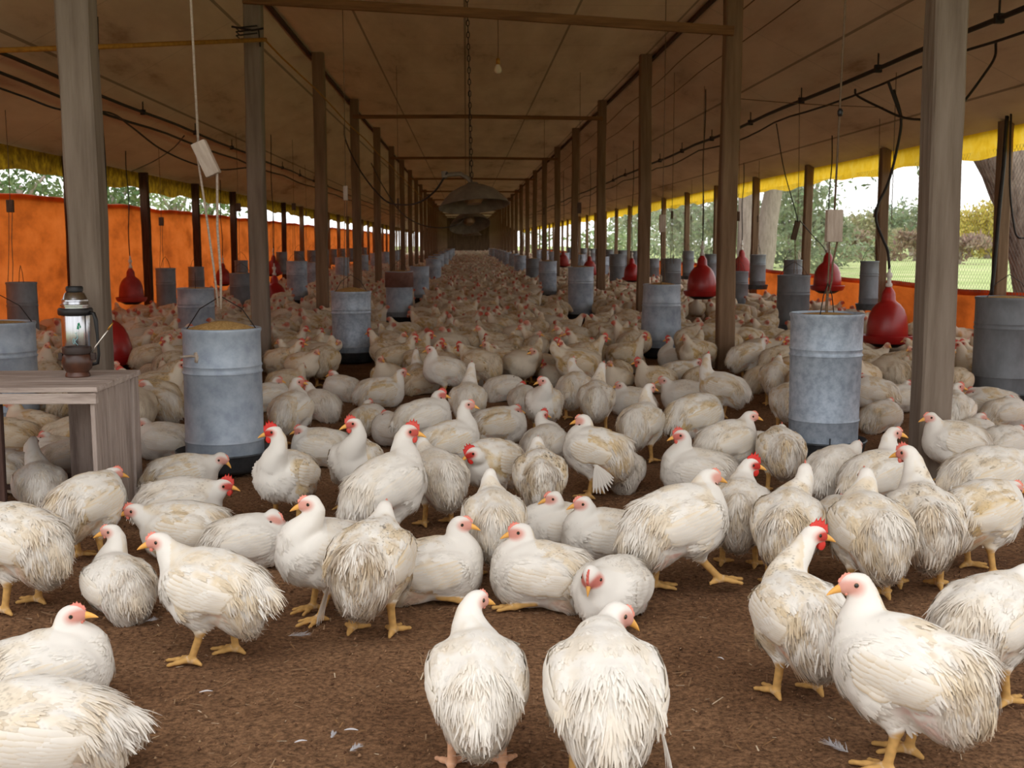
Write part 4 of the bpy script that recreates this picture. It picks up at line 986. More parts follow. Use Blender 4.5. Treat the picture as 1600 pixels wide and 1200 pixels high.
# ------------------------------------------------------------------ crate with the flask and the mate gourd
cx1 = -1.425; cy0, cy1, ch = 4.44, 5.02, .548
cr_ = empty('wooden_crate', (-1.85, 4.7, 0), 'grey weathered wooden crate standing on the litter by the nearest post', 'crate')
def cpart(name, lo, hi, mat, bev=.004, jit=.003):
    o = link(name, box_mesh(name, lo, hi, bev, None, jit), M[mat], cr_); o.location = (1.85, -4.7, 0); return o
for k, (a, b_) in enumerate(((cy0 - .01, cy0 + .19), (cy0 + .195, cy0 + .385), (cy0 + .39, cy1 + .01))): cpart('top_board', (-2.35, a, ch - .022), (cx1 + .012, b_, ch), 'crate')
cpart('front_rail', (-2.33, cy0 - .012, ch - .062), (cx1 + .01, cy0 + .012, ch - .024), 'crate')
for k, (a, b_) in enumerate(((cy0, cy0 + .17), (cy0 + .178, cy0 + .37), (cy0 + .378, cy0 + .47))): cpart('side_board', (cx1 - .020, a, 0), (cx1, b_, ch - .024), 'crate_v')
cpart('corner_leg', (cx1 - .045, cy1 - .09, 0), (cx1 + .006, cy1 - .0, ch - .024), 'crate_v')
cpart('back_board', (-1.71, cy1 - .05, 0), (-1.60, cy1 - .02, ch - .024), 'crate_v')
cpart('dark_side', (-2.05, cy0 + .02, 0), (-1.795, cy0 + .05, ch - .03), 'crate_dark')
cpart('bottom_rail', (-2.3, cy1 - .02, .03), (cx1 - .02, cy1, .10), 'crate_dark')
OBST += [(-1.47, 4.6, .12), (-1.47, 4.9, .12), (-1.9, 4.5, .2), (-1.7, 4.98, .1)]
fp = at_height(122, 577, ch); th = empty('vacuum_flask', (fp.x, fp.y, ch), 'brushed steel vacuum flask with black collar standing on the grey crate', 'flask')
link('steel_body', auto_sharp(lathe_mesh('steel_body', [(0, .001), (.056, .001), (.060, .006), (.060, .235), (.058, .24), (0, .24)], 40), 40), M['steel'], th)
link('collar', auto_sharp(lathe_mesh('collar', [(.05, .236), (.070, .238), (.073, .244), (.073, .262), (.069, .268), (.05, .268)], 40), 40), M['black'], th)
link('cup_lid', auto_sharp(lathe_mesh('cup_lid', [(.058, .266), (.058, .275), (.062, .277), (.062, .283), (.057, .285), (.054, .296), (.057, .298), (.056, .304), (.052, .306), (.042, .330), (.034, .338), (.030, .340), (0, .340)], 40), 40), M['steel'], th)
link('stopper', auto_sharp(lathe_mesh('stopper', [(.032, .338), (.036, .342), (.036, .356), (.032, .362), (0, .362)], 28), 40), M['black'], th)
bm = bmesh.new(); add_tube(bm, [(.064, -.02, .25), (.086, -.025, .245), (.094, -.026, .215), (.098, -.027, .15), (.101, -.028, .07), (.094, -.026, .030), (.062, -.02, .022)], [.008, .009, .010, .0065, .0065, .008, .008], 8)
link('handle', bm_mesh(bm, 'handle', True), M['black'], th)
bm = bmesh.new()
add_lathe(bm, [(.0605, .018), (.0622, .02), (.0622, .036), (.0605, .038)], 40); link('base_strap', bm_mesh(bm, 'base_strap', True), M['black'], th)
def on_flask(pts, r=.0607):   # (angle, height) marks on the steel
    return [(r * math.sin(a), -r * math.cos(a), z) for a, z in pts]
bm = bmesh.new()
for quad in (((.36, .180), (.52, .178), (.52, .190), (.40, .196)), ((.44, .190), (.60, .196), (.56, .208), (.42, .204)), ((.58, .182), (.66, .188), (.62, .196), (.54, .192))):
    bm.faces.new([bm.verts.new(q) for q in on_flask(quad)])
link('green_emblem', bm_mesh(bm, 'green_emblem'), M['green'], th)
bm = bmesh.new()
add_tube(bm, on_flask([(.30 + .10 * math.sin(t * 9), .155 - .055 * t) for t in np.linspace(0, 1, 14)]), .0014, 4); add_tube(bm, on_flask([(.12 + .06 * math.sin(t * 6.3), .128 + .012 * math.cos(t * 6.3)) for t in np.linspace(0, 1, 10)]), .0014, 4); add_tube(bm, on_flask([(.22, .165), (.30, .158), (.36, .166)]), .0014, 4)
link('printed_script', bm_mesh(bm, 'printed_script'), M['cyan'], th)
mp_ = at_height(122, 589, ch); mt_ = empty('mate_gourd', (mp_.x, mp_.y, ch), 'dark brown mate gourd with a metal straw, in front of the flask', 'cup')
link('gourd_body', auto_sharp(lathe_mesh('gourd_body', [(0, .0), (.046, .0), (.050, .006), (.046, .018), (.044, .022), (.056, .040), (.061, .062), (.057, .088), (.050, .098), (.048, .100), (.044, .09), (0, .085)], 36), 50), M['gourd'], mt_)
link('leather_rim', auto_sharp(lathe_mesh('leather_rim', [(.049, .094), (.056, .098), (.058, .118), (.054, .126), (.048, .124), (.046, .10)], 36), 50), M['gourd_dark'], mt_)
bm = bmesh.new(); add_box(bm, (.056, -.012, .07), (.076, .012, .10), .004); add_box(bm, (-.074, -.012, .07), (-.056, .012, .10), .004); link('leather_tab', bm_mesh(bm, 'leather_tab'), M['gourd_dark'], mt_)
st = Vector((.028, .0, .06)); se = Vector((.145, .02, .222))
link('metal_straw', tube_mesh('metal_straw', [st, st.lerp(se, .5), st.lerp(se, .86)], .0034, 8), M['silver'], mt_)
link('brass_mouthpiece', tube_mesh('brass_mouthpiece', [st.lerp(se, .82), st.lerp(se, .9), se], [.0042, .0042, .0028], 8), M['brass'], mt_)
# ------------------------------------------------------------------ trees and bushes beyond the shed
def leaf_soup(name, blobs, n, size, col, rng, droop=.3):
    P = []
    tot = sum(r ** 2 for _, r, _ in blobs)
    for c, r, sq in blobs:
        k = max(20, int(n * r * r / tot)); d = rng.normal(size=(k, 3)); d /= np.linalg.norm(d, axis=1, keepdims=True)
        P.append(np.array(c) + d * (r * rng.uniform(.35, 1.05, (k, 1))) * np.array([1, 1, sq]))
    P = np.concatenate(P); k = len(P)
    D = rng.normal(size=(k, 3)); D[:, 2] -= droop; D /= np.linalg.norm(D, axis=1, keepdims=True)
    S = np.cross(D, rng.normal(size=(k, 3))); S /= np.linalg.norm(S, axis=1, keepdims=True)
    L = size * rng.uniform(.6, 1.4, (k, 1)); W = L * .42
    V = np.stack([P, P + D * L * .5 + S * W * .5, P + D * L, P + D * L * .5 - S * W * .5], 1).reshape(-1, 3)
    C = np.repeat(s2l(np.clip(np.array(col) / 255 + rng.normal(0, .05, (k, 1)) + rng.normal(0, .015, (k, 3)), 0, 1)), 4, 0)
    return make_mesh(name, V, np.arange(4 * k).reshape(-1, 4), C, None, M['leaf'])
def tree(label, base, trunk, blobs, n, size, col, seed, mat='bark', cat='tree', group=None, name='tree'):
    rng = np.random.default_rng(seed); r = empty(name, base, label, cat, group); B = Vector(base)
    if trunk:
        bm = bmesh.new()
        for pts, rs in trunk:
            P = [Vector(p) for p in pts]; Q, R_ = [], []
            for i in range(len(P) - 1):
                for t in (0, .33, .66): Q.append(P[i].lerp(P[i + 1], t) + Vector((rng.normal(0, .02), rng.normal(0, .02), 0))); R_.append(rs[i] + (rs[i + 1] - rs[i]) * t)
            Q.append(P[-1]); R_.append(rs[-1]); add_tube(bm, [q - B for q in Q], R_, 14)
        link('trunk', bm_mesh(bm, 'trunk', True), M[mat], r)
    link('foliage', leaf_soup('foliage', [(np.array(c) - np.array(base), q, s) for c, q, s in blobs], n, size, col, rng), None, r)
    return r
def V3(px, py, y): return tuple(at_depth(px, py, y))
bx_, by_ = 6.35, 12.2
tree('huge rough grey tree trunk leaning over the netting at the picture edge', (bx_, by_, -.06), [([(bx_, by_, -.1), (6.2, by_, .7), (5.95, by_, 1.5), (5.62, by_, 2.1), (5.25, by_ + .1, 2.65), (4.9, by_ + .4, 3.9)], [.36, .30, .27, .26, .25, .20]), ([(5.95, by_, 1.5), (6.2, by_ + .2, 2.3), (6.8, by_ + .4, 3.6)], [.22, .20, .15])],
     [((5.6, 13.6, 5.0), 1.6, .7), ((7.5, 13.2, 5.2), 1.6, .7), ((5.75, 14.6, 2.4), .35, 1.3), ((5.55, 16.2, 2.2), .3, 1.4)], 2600, .10, (112, 132, 84), 1)
for i, (px, y, w, lean, lab) in enumerate(((1166, 30, .26, .0, 'pale tree trunk left of the pair, beyond the meadow-side netting'), (1192, 31, .27, .6, 'pale slightly leaning tree trunk right of the pair, beyond the netting'))):
    x = gx(px, y); tree(lab, (x, y, -.06), [([(x, y, -.1), (x + .05 + lean * .1, y, 1.4), (x + lean * .5, y, 2.9), (x + lean, y, 4.4)], [w * 1.15, w, w * .85, w * .6]), ([(x + .1, y, 2.4), (x + .9, y, 3.4)], [w * .5, w * .3])],
         [((x - .6 + lean, y, 4.4), 1.9, .6), ((x + 1.4, y + 1, 4.2), 1.7, .6)], 2200, .24, (148, 162, 118), 20 + i, 'bark_pale', group='paired trees beyond the netting')
T = [  # px centre, py centre, depth, radius, squash, colour, n, label
    (1255, 300, 42, 1.5, .8, (138, 154, 110), 1400, 'grey-green leafy tree showing left of the pale rope block'),
    (1235, 345, 52, 1.6, .6, (120, 138, 96), 1200, 'rounded grey-green bush under the leafy tree beyond the meadow'),
    (1290, 352, 50, 1.2, .6, (128, 142, 98), 900, 'low rounded bush behind the pale rope block'),
    (1070, 330, 60, 2.6, .8, (160, 172, 132), 1400, 'hazy pale tree seen between the second and third meadow-side posts'),
    (1005, 340, 70, 2.6, .8, (164, 174, 140), 1200, 'hazy pale tree right of the fourth meadow-side post'),
    (1120, 345, 55, 1.6, .8, (150, 164, 120), 1000, 'hazy pale tree just left of the second meadow-side post'),
    (1348, 352, 75, 1.8, .7, (164, 160, 110), 900, 'yellowish bush on the far meadow edge, right of the pale block'),
    (1400, 360, 85, 1.9, .7, (120, 136, 92), 900, 'dark green bush on the far meadow edge behind the drinker hose'),
    (1425, 345, 95, 2.1, 1.2, (140, 152, 110), 900, 'upright green tree beside the nearest meadow-side post'),
    (1382, 350, 110, 1.6, 1.8, (128, 146, 124), 600, 'narrow conifer-shaped tree on the far meadow edge'),
    (1545, 343, 80, 2.4, .75, (206, 186, 72), 1800, 'yellow-leaved tree across the meadow near the netting'),
    (1520, 352, 88, 1.8, .7, (196, 184, 96), 900, 'paler yellow-green tree beside the yellow-leaved one'),
    (1560, 376, 82, 1.4, .6, (112, 122, 96), 700, 'shadowy green thicket under the yellow-leaved tree'),
    (1330, 372, 70, 1.3, .4, (150, 126, 96), 600, 'low brown dry brush on the far meadow edge'),
    (1430, 374, 70, 1.3, .4, (152, 124, 96), 600, 'reddish dry brush behind the nearest meadow-side post'),
    (1500, 379, 60, 1.2, .35, (156, 126, 104), 700, 'reddish-brown dry brush under the yellow-leaved tree'),
    (30, 290, 24, 1.3, .5, (108, 126, 84), 1200, 'dark leafy tree above the orange curtain, leftmost in the gap'),
    (175, 305, 26, .9, .7, (104, 124, 80), 800, 'small leafy tree above the curtain right of the nearest grey post'),
    (272, 312, 30, 1.0, .7, (148, 162, 118), 420, 'sparse pale tree in the sky gap above the orange curtain'),
    (325, 318, 30, .8, .8, (124, 144, 96), 480, 'small green tree in the sky gap behind the hanging ropes'),
]
for i, (px, py, y, r_, sq, col, n, lab) in enumerate(T):
    c = at_depth(px, py, y); rr = np.random.default_rng(40 + i); nb = 5
    blobs = [((c.x + rr.normal(0, r_ * .45), c.y + rr.normal(0, r_ * .4), c.z + rr.normal(0, r_ * sq * .3)), r_ * .62, sq) for _ in range(nb)] + [((c.x, c.y, c.z), r_ * .8, sq)]
    low = c.z - r_ * sq
    if i not in (16, 17, 18, 19):                                # scrub grows down to the grass
        zz = c.z - r_ * sq * .8
        while zz > .1: blobs += [((c.x + rr.normal(0, r_ * .7), c.y + rr.normal(0, r_ * .4), zz), r_ * .60, .8), ((c.x + rr.normal(0, r_ * 1.0), c.y, zz * .7), r_ * .5, .8)]; zz -= r_ * .55
        n = int(n * 1.7); col = tuple(.75 * a + .25 * 168 for a in col)  # leaf colour paled: overexposed daylight put into it
    trunk = [([(c.x, c.y, -.1), (c.x + .05, c.y, max(low, .2) * .6), (c.x, c.y, c.z)], [.10 * r_, .08 * r_, .05 * r_]), ([(c.x, c.y, c.z - r_ * sq * .6), (c.x + r_ * .4, c.y, c.z + .3 * r_ * sq)], [.05 * r_, .02 * r_]), ([(c.x, c.y, c.z - r_ * sq * .6), (c.x - r_ * .4, c.y, c.z + .3 * r_ * sq)], [.05 * r_, .02 * r_])]
    tree(lab, (c.x, c.y, -.06), trunk, blobs, n, .12 * y / 30 + .05, col, 60 + i, 'bark_pale', 'bush' if 'bush' in lab or 'brush' in lab or 'thicket' in lab else 'tree', None, 'bush' if 'bush' in lab or 'brush' in lab or 'thicket' in lab else 'tree')
# the far tree line behind them all: nobody could count it
rng = np.random.default_rng(5); blobs = []
for k in range(70): 
    y = 110 + rng.uniform(0, 30); x = 10 + k * 1.35 + rng.normal(0, 1); r_ = rng.uniform(1.2, 2.6); blobs.append(((x, y, r_ * .5 + rng.uniform(0, .8)), r_, .9))
link('undergrowth', leaf_soup('undergrowth', blobs, 9000, .6, (138, 150, 112), rng), None, label='continuous pale green hedge line along the far side of the meadow', cat='hedge', kind='stuff')
# ------------------------------------------------------------------ litter on the floor
rng = np.random.default_rng(11); n = 9000
P = np.stack([rng.uniform(-2.4, 2.6, n), 1.9 + 5.6 * rng.random(n) ** 1.3, np.full(n, .006)], 1); a = rng.uniform(0, 6.28, n); L_ = rng.uniform(.003, .013, n) * rng.choice([1, 1, 1, 1.9], n); W_ = rng.uniform(.0010, .0024, n)
D = np.stack([np.cos(a), np.sin(a), rng.normal(0, .18, n)], 1); S = np.stack([-np.sin(a), np.cos(a), 0 * a], 1); U = np.array([0, 0, 1.])
V = np.stack([P - D * L_[:, None] - S * W_[:, None], P + D * L_[:, None] - S * W_[:, None] * .6, P + D * L_[:, None] + S * W_[:, None] * .6, P - D * L_[:, None] + S * W_[:, None]], 1).reshape(-1, 3)
pal = s2l(np.array([(128, 98, 72), (150, 122, 94), (108, 80, 56), (186, 166, 140), (140, 104, 70)]) / 255.)
C = np.repeat(pal[rng.choice(5, n, p=[.34, .2, .3, .06, .10])], 4, 0)
link('litter', make_mesh('litter', V, np.arange(4 * n).reshape(-1, 4), C, None, M['chip']), label='straw bits and shavings scattered over the brown floor', cat='shavings', kind='stuff')
# crumbs of dry litter
rng = np.random.default_rng(12); n = 16000
P = np.stack([rng.uniform(-2.4, 2.6, n), 1.9 + 5.2 * rng.random(n) ** 1.4, np.zeros(n)], 1); r_ = rng.uniform(.0012, .0042, n) * rng.choice([1, 1, 1, 1.7], n)
base = np.array([(1, 0, 0), (-.5, .87, 0), (-.5, -.87, 0), (.1, .1, .95), (-.1, 0, -.6)]); V = (P[:, None] + base[None] * r_[:, None, None] * rng.uniform(.6, 1.3, (n, 5, 1)) + np.array([0, 0, .004])).reshape(-1, 3)
T3 = np.array([(0, 1, 3), (1, 2, 3), (2, 0, 3), (1, 0, 4), (2, 1, 4), (0, 2, 4)])
pal = s2l(np.array([(96, 68, 48), (120, 88, 64), (140, 106, 78), (84, 58, 42), (160, 130, 98)]) / 255.)
me = make_mesh('crumbs', V, (np.arange(n)[:, None, None] * 5 + T3[None]).reshape(-1, 3), np.repeat(pal[rng.choice(5, n, p=[.3, .3, .2, .14, .06])], 5, 0), None, M['chip'])
link('crumbs', me, label='dry brown crumbs of litter lying loose on the floor', cat='litter', kind='stuff')
def loose_feather(px, py, ln, ang, label, fluffy=False, seed=0):
    p = at_height(px, py, .008); rng = np.random.default_rng(seed); s = Soup(); d = np.array([math.cos(ang), math.sin(ang), 0]); sd = np.array([-d[1], d[0], 0])
    q = np.array([0, 0, 1.])
    if not fluffy:
        u = np.linspace(0, 1, 6)[:, None]; pts = d * ln * (u - .5) + q * (.002 + .003 * np.sin(u * 3.1)); v, f_, nn = ribbon(pts, np.tile(q, (6, 1)), ln * .30 * np.array([.35, .8, 1, .95, .7, .2])); s.add(v, f_, s2l([.90, .89, .90]), nn)
    else:
        k = 44
        for i in range(k):
            t = i / k; a = unit(d * (.9 - .3 * t) + sd * (1 if i % 2 else -1) * (.5 + .5 * rng.random()) + rng.normal(0, .22, 3) * [1, 1, .5]); root = d * ln * (.95 * t - .5)
            u = np.linspace(0, 1, 5)[:, None]; bl = ln * (.16 + .22 * math.sin(math.pi * (.15 + .7 * t))) * rng.uniform(.6, 1.2); pts = root + a * bl * u + d * bl * .35 * u ** 2 + q * (.003 + .008 * u * rng.random())
            v, f_, nn = ribbon(pts, np.tile(q, (5, 1)), .0016 * np.array([1, 1.3, 1.1, .8, .3])); s.add(v, f_, s2l([.80, .79, .80]), nn)
        u = np.linspace(0, 1, 4)[:, None]; v, f_, nn = ribbon(d * ln * (u - .55) + q * .004, np.tile(q, (4, 1)), np.array([.0016, .0016, .0012, .0008])); s.add(v, f_, s2l([.86, .84, .80]), nn)
    o = link('loose_feather', s.mesh('loose_feather', M['quill']), None, None, p, label, 'feather', 'white feathers dropped on the litter'); return o
loose_feather(467, 994, .055, .2, 'fluffy white feather on the litter behind the front-left hen\'s tail', True, 1)
loose_feather(549, 1142, .032, -.1, 'small smooth white feather on the open litter, lower middle', False, 2)
loose_feather(1126, 1030, .022, -.9, 'tiny pale feather on the litter between the two foreground groups', False, 3)
loose_feather(1309, 1170, .055, 2.1, 'fluffy white feather by the front-right hen\'s yellow foot', True, 4)
loose_feather(555, 1172, .030, .9, 'fluffy feather just below the small smooth one', True, 5)
loose_feather(322, 1082, .032, .2, 'thin curled feather below the front-left hen\'s foot', False, 6)
loose_feather(236, 971, .03, .6, 'small white clump beneath the front-left hen', True, 7)
loose_feather(470, 1160, .028, .3, 'little white feather, lower left of the middle litter', False, 8)
loose_feather(520, 1152, .020, 1.4, 'tiny white fleck of down left of the smooth feather', True, 9)
loose_feather(700, 1015, .0, 0, 'x') if False else None
# ------------------------------------------------------------------ the flock: every bird the photograph shows clearly
S, T_ = 'stand', 'sit'
# body px, head px (None: usual place), way it faces (0 = right, 90 = away, 180 = left, 270 = to the camera), pose, size, way the head faces, options, label
BIRDS = [
 # nearest birds
 (745, 1063, 745, 938, 92, S, .97, 40, dict(comb=.05, cream=.35, dirt=.15, legcol='p', seed=11), 'white hen walking straight away from the camera, pink feet, head just turned right'),
 (945, 1075, 968, 960, 88, S, 1.10, 20, dict(comb=.05, cream=.3, dirt=.12, droop=-1, seed=12, hpitch=-30, low=1), 'broad white hen walking away with lowered head, right wing drooping'),
 (1412, 1042, 1334, 912, 138, S, 1.08, 184, dict(comb=.05, cream=.7, dirt=.5, tail=-60, seed=13, pink=.9), 'large white hen turned left, yellow beak, tail towards the lower right corner'),
 (1250, 962, 1284, 832, 100, S, 1.0, 8, dict(comb=.95, cream=.7, dirt=.8, seed=14, pink=.9), 'red-combed bird with yellow feet looking right, left of the large hen'),
 (1542, 965, 1604, 895, 40, S, 1.02, 20, dict(cream=.4, seed=15, comb=.2), 'white hen cut by the picture edge behind the large turned hen'),
 (330, 915, 247, 846, 160, S, 1.0, 182, dict(comb=.25, cream=.6, dirt=.2, seed=16, tail=0, legs=((.03, 0), (-.04, 0))), 'white hen standing side-on facing left, ragged tail over the open litter'),
 (78, 1045, 114, 960, 25, T_, 1.0, 0, dict(comb=.25, cream=.4, seed=17, sitfoot=-1, hpitch=4), 'white hen sitting in the lower left, looking right, one toe showing'),
 (55, 1140, -75, 1080, 186, T_, 1.12, 180, dict(comb=.2, cream=.5, pink=1.0, seed=18, tail=5), 'white bird in the bottom left corner, only its fluffy rear showing'),
 # left group
 (288, 832, 208, 798, 176, T_, 1.05, 184, dict(comb=.35, cream=.85, seed=20), 'pink-faced hen looking left, directly behind the side-on hen'),
 (185, 912, 172, 830, 125, T_, .92, 182, dict(comb=.1, cream=.5, dirt=.6, seed=21), 'small greyish hen squatting left of the side-on hen, pink face to the left'),
 (285, 785, 352, 758, 5, T_, 1.05, -6, dict(comb=.9, cream=.3, seed=22), 'white bird with red comb and wattles looking right, below the pale feeder'),
 (288, 742, 348, 716, 15, T_, .98, -20, dict(comb=.1, cream=.9, seed=23, hpitch=-35), 'cream hen resting by the pale feeder pan, head lowered right'),
 (390, 838, 430, 808, 15, T_, .95, -20, dict(comb=.15, cream=.3, seed=24, hpitch=-35), 'dull white hen looking down to the right beside the empty litter'),
 (446, 742, 426, 675, 245, S, 1.0, 186, dict(comb=1., cream=.9, dirt=.9, seed=25), 'red-combed bird standing breast-on right of the pale feeder, looking left'),
 (137, 785, 178, 740, 62, S, 1.02, 40, dict(comb=.3, cream=.8, dirt=.6, seed=26, low=1), 'cream hen seen from behind, standing beside the crate leg'),
 (62, 752, 52, 690, 110, T_, 1.0, 95, dict(comb=.05, cream=.4, seed=27), 'white hen with raised neck facing away before the crate opening'),
 (30, 842, -28, 790, 150, S, 1.08, 180, dict(comb=.1, cream=.6, dirt=.6, seed=28, tail=-45), 'big white hen at the picture edge with muddy belly, tail to the right'),
 (112, 722, 138, 680, 35, T_, .92, 20, dict(comb=.15, cream=.5, seed=29), 'white hen sitting half behind the crate side board'),
 (78, 706, 98, 690, 190, T_, .85, 182, dict(comb=.4, cream=.5, seed=30), 'pink-faced hen looking left, lying under the crate'),
 (8, 735, -30, 700, 170, T_, 1.0, 180, dict(cream=.9, seed=31), 'cream hen cut by the picture edge under the crate'),
 (86, 652, 68, 680, 205, T_, 1.0, 200, dict(cream=1, seed=32, low=1), 'cream hen sitting in shade deep under the crate'),
 (256, 688, 222, 660, 178, T_, 1.0, 200, dict(comb=.1, cream=.4, seed=33, low=1), 'white hen lying between the crate and the pale feeder, neck tucked left'),
 (246, 632, 228, 596, 150, S, .95, 190, dict(comb=.3, cream=1, seed=34, low=1), 'cream hen preening behind the crate corner'),
 (200, 618, 215, 590, 40, T_, .95, 20, dict(cream=.8, seed=35), 'cream hen just beyond the crate corner'),
 # middle left
 (606, 758, 640, 674, 40, S, 1.12, 5, dict(comb=.85, cream=.25, dirt=.1, seed=36, pitch=18), 'tall white bird with red comb and long neck, centre left, looking right'),
 (502, 862, 487, 785, 215, S, .98, 186, dict(comb=.15, cream=.35, seed=37, legs=((.04, 0), (0, 0))), 'slender white hen looking left, standing left of the drooping-winged hen'),
 (580, 872, 602, 795, 78, S, 1.08, 80, dict(comb=.1, cream=.75, dirt=.95, droop=1, seed=38, tail=-75), 'cream hen from behind with drooping left wing and muddy tail'),
 (682, 884, 722, 818, 8, T_, 1.02, -2, dict(comb=.15, cream=.7, seed=39, sitfoot=-1), 'cream hen sitting side-on looking right, yellow foot stretched out'),
 (772, 818, 766, 742, 92, S, .98, 85, dict(comb=.05, cream=.5, dirt=.3, seed=40, tail=-65), 'white hen from behind with upright thin neck, central'),
 (842, 898, 811, 830, 165, T_, 1.05, 184, dict(comb=.3, cream=.65, dirt=.5, seed=41, sitfoot=1), 'white hen sitting turned left, between the two walking-away hens'),
 (684, 742, 660, 690, 112, S, 1.0, 100, dict(comb=.1, cream=.4, pink=1, seed=42, tail=-55), 'white hen with bare pink flank hidden behind the tall red-combed bird'),
 (768, 722, 738, 708, 228, S, 1.0, 192, dict(comb=1, cream=.9, seed=43, low=1, hpitch=-25), 'red-combed bird bending to preen its breast, head left'),
 (844, 742, 840, 690, 88, S, .98, 80, dict(comb=.05, cream=.8, dirt=1., pink=1, seed=44, tail=-70), 'hen seen from behind with brown soiled patch below the tail'),
 (852, 692, 848, 648, 60, T_, .98, 30, dict(comb=.8, cream=.4, seed=45), 'white bird with red comb behind the soiled-tailed hen'),
 (704, 690, 731, 632, 25, S, .98, 0, dict(comb=.2, cream=.9, seed=46), 'cream hen with white raised neck looking right, pink face'),
 (664, 652, 688, 616, 22, S, 1.0, 0, dict(comb=.7, cream=.4, seed=47), 'white bird looking right with red comb, behind the cream white-necked hen'),
 (868, 828, 871, 779, 195, T_, .95, 188, dict(comb=.2, cream=.35, seed=48), 'left of two pale hens sitting side by side, both looking left'),
 (942, 832, 910, 786, 186, T_, 1.0, 186, dict(comb=.2, cream=.4, seed=49), 'right of two pale hens sitting side by side, orange beak to the left'),
 (556, 720, 551, 662, 262, S, 1.0, 200, dict(comb=.8, cream=.9, dirt=.8, seed=50), 'cream bird facing the camera, red comb turned left, beside the tall bird'),
 (500, 698, 470, 672, 172, T_, 1.0, 180, dict(cream=.5, seed=51), 'white hen lying behind the red-combed bird by the pale feeder'),
 (576, 655, 576, 630, 60, T_, .92, 40, dict(cream=1, seed=52), 'small cream hen facing away behind the tall bird'),
 (618, 670, 604, 648, 160, T_, .95, 170, dict(cream=.5, seed=53), 'greyish hen lying low between the tall bird and those behind'),
 (456, 640, 466, 596, 72, S, 1.0, 20, dict(comb=.5, cream=.9, seed=54), 'cream hen with white neck facing away, just right of the pale feeder'),
 (500, 632, 480, 602, 130, T_, 1.0, 150, dict(comb=.6, cream=.3, seed=55), 'greyish white hen with red face right of the pale feeder'),
 (533, 606, 520, 584, 150, T_, .95, 180, dict(cream=.4, seed=56), 'white hen under the third-post feeder, facing left'),
 (596, 612, 628, 582, 18, T_, 1.08, 20, dict(cream=1., seed=57), 'big cream hen lying sideways before the third-post feeder'),
 (652, 588, 650, 550, 92, T_, 1.02, 90, dict(cream=1, seed=58), 'round cream hen from behind, right of the big sideways cream hen'),
 (420, 620, 434, 594, 30, T_, .98, 10, dict(comb=.3, cream=.6, seed=59), 'white hen looking right, tucked against the pale feeder'),
 (731, 625, 737, 572, 86, S, 1.0, 80, dict(cream=.5, seed=60), 'white hen with long upright neck seen from behind, centre'),
 (692, 578, 672, 546, 186, S, 1.0, 186, dict(comb=.4, cream=.5, seed=61), 'white hen looking left near the middle of the crowd'),
 (781, 662, 805, 640, 10, T_, 1.05, 10, dict(cream=1, seed=62), 'cream hen lying flat sideways in the centre, head hidden'),
 (850, 630, 848, 595, 262, S, 1.0, 196, dict(comb=.3, cream=.8, seed=63), 'cream hen facing the camera with beak turned left, right of centre'),
 (790, 606, 795, 596, 20, T_, .95, 0, dict(comb=.4, cream=.5, seed=64), 'white hen crouched looking right behind the flat cream hen'),
 (818, 622, 815, 603, 70, T_, .9, 20, dict(comb=.9, cream=.4, seed=65), 'red-combed bird half hidden behind the breast-on cream hen'),
 # middle right
 (930, 702, 910, 656, 150, S, 1.02, 165, dict(comb=.1, cream=1, dirt=.5, droop=1, seed=66, tail=-60), 'cream hen spreading its drooped wing feathers like a fan'),
 (976, 735, 985, 712, 80, T_, .88, 80, dict(cream=.1, dirt=.6, seed=67, low=1), 'greyish hen slumped behind the fanned wing, head hidden'),
 (1002, 660, 1016, 606, 62, S, 1.0, 30, dict(comb=.2, cream=.6, dirt=.4, seed=68, tail=-50), 'hen with upright white neck standing over bare litter, right of centre'),
 (1087, 648, 1110, 628, 28, S, 1.1, 20, dict(cream=1, dirt=.5, seed=69, low=1), 'big cream hen seen from behind, head down, before the flared feeder'),
 (1138, 690, 1174, 650, 22, S, 1.0, 2, dict(comb=.15, cream=.5, seed=70), 'white hen with raised neck looking right, near the spangled feeder'),
 (1088, 722, 1063, 680, 172, T_, 1.08, 186, dict(comb=.7, cream=.3, seed=71), 'bright white hen looking left with red face, behind the walking hen'),
 (1137, 722, 1140, 690, 100, T_, .92, 100, dict(cream=.9, seed=72), 'dull cream hen with neck up, behind the bright white hen'),
 (1182, 706, 1170, 690, 30, T_, .9, 30, dict(cream=.2, seed=73, low=1), 'white hen lying between the dull hen and the spangled feeder'),
 (1220, 702, 1222, 670, 86, S, .96, 80, dict(cream=1, dirt=1., seed=74, low=1, tail=-60), 'cream hen with filthy belly feeding head-first at the spangled feeder'),
 (1156, 800, 1174, 726, 72, S, 1.0, 4, dict(comb=1., cream=.6, dirt=.6, seed=75, tail=-70), 'red-combed bird with black-flecked back looking right'),
 (1062, 820, 1110, 745, 24, S, 1.16, 20, dict(comb=.1, cream=.5, dirt=.4, pink=1., legs=((-.05, 0), (.10, .03)), legcol='y', seed=76), 'white hen striding on bright yellow legs, one foot lifted'),
 (957, 905, 922, 900, 240, T_, .98, 248, dict(comb=.6, cream=.15, seed=77, low=1, hpitch=-55), 'white hen squatting with its head bowed towards the camera'),
 (1232, 812, 1258, 735, 70, S, 1.06, 75, dict(comb=.4, cream=.8, dirt=.7, seed=78, tail=-60), 'cream hen from behind with frayed brown tail, head up right'),
 (1360, 825, 1352, 742, 92, S, 1.1, 85, dict(comb=.05, cream=.7, dirt=.4, seed=79, tail=-60), 'tall hen from behind with thick white neck, above the large turned hen'),
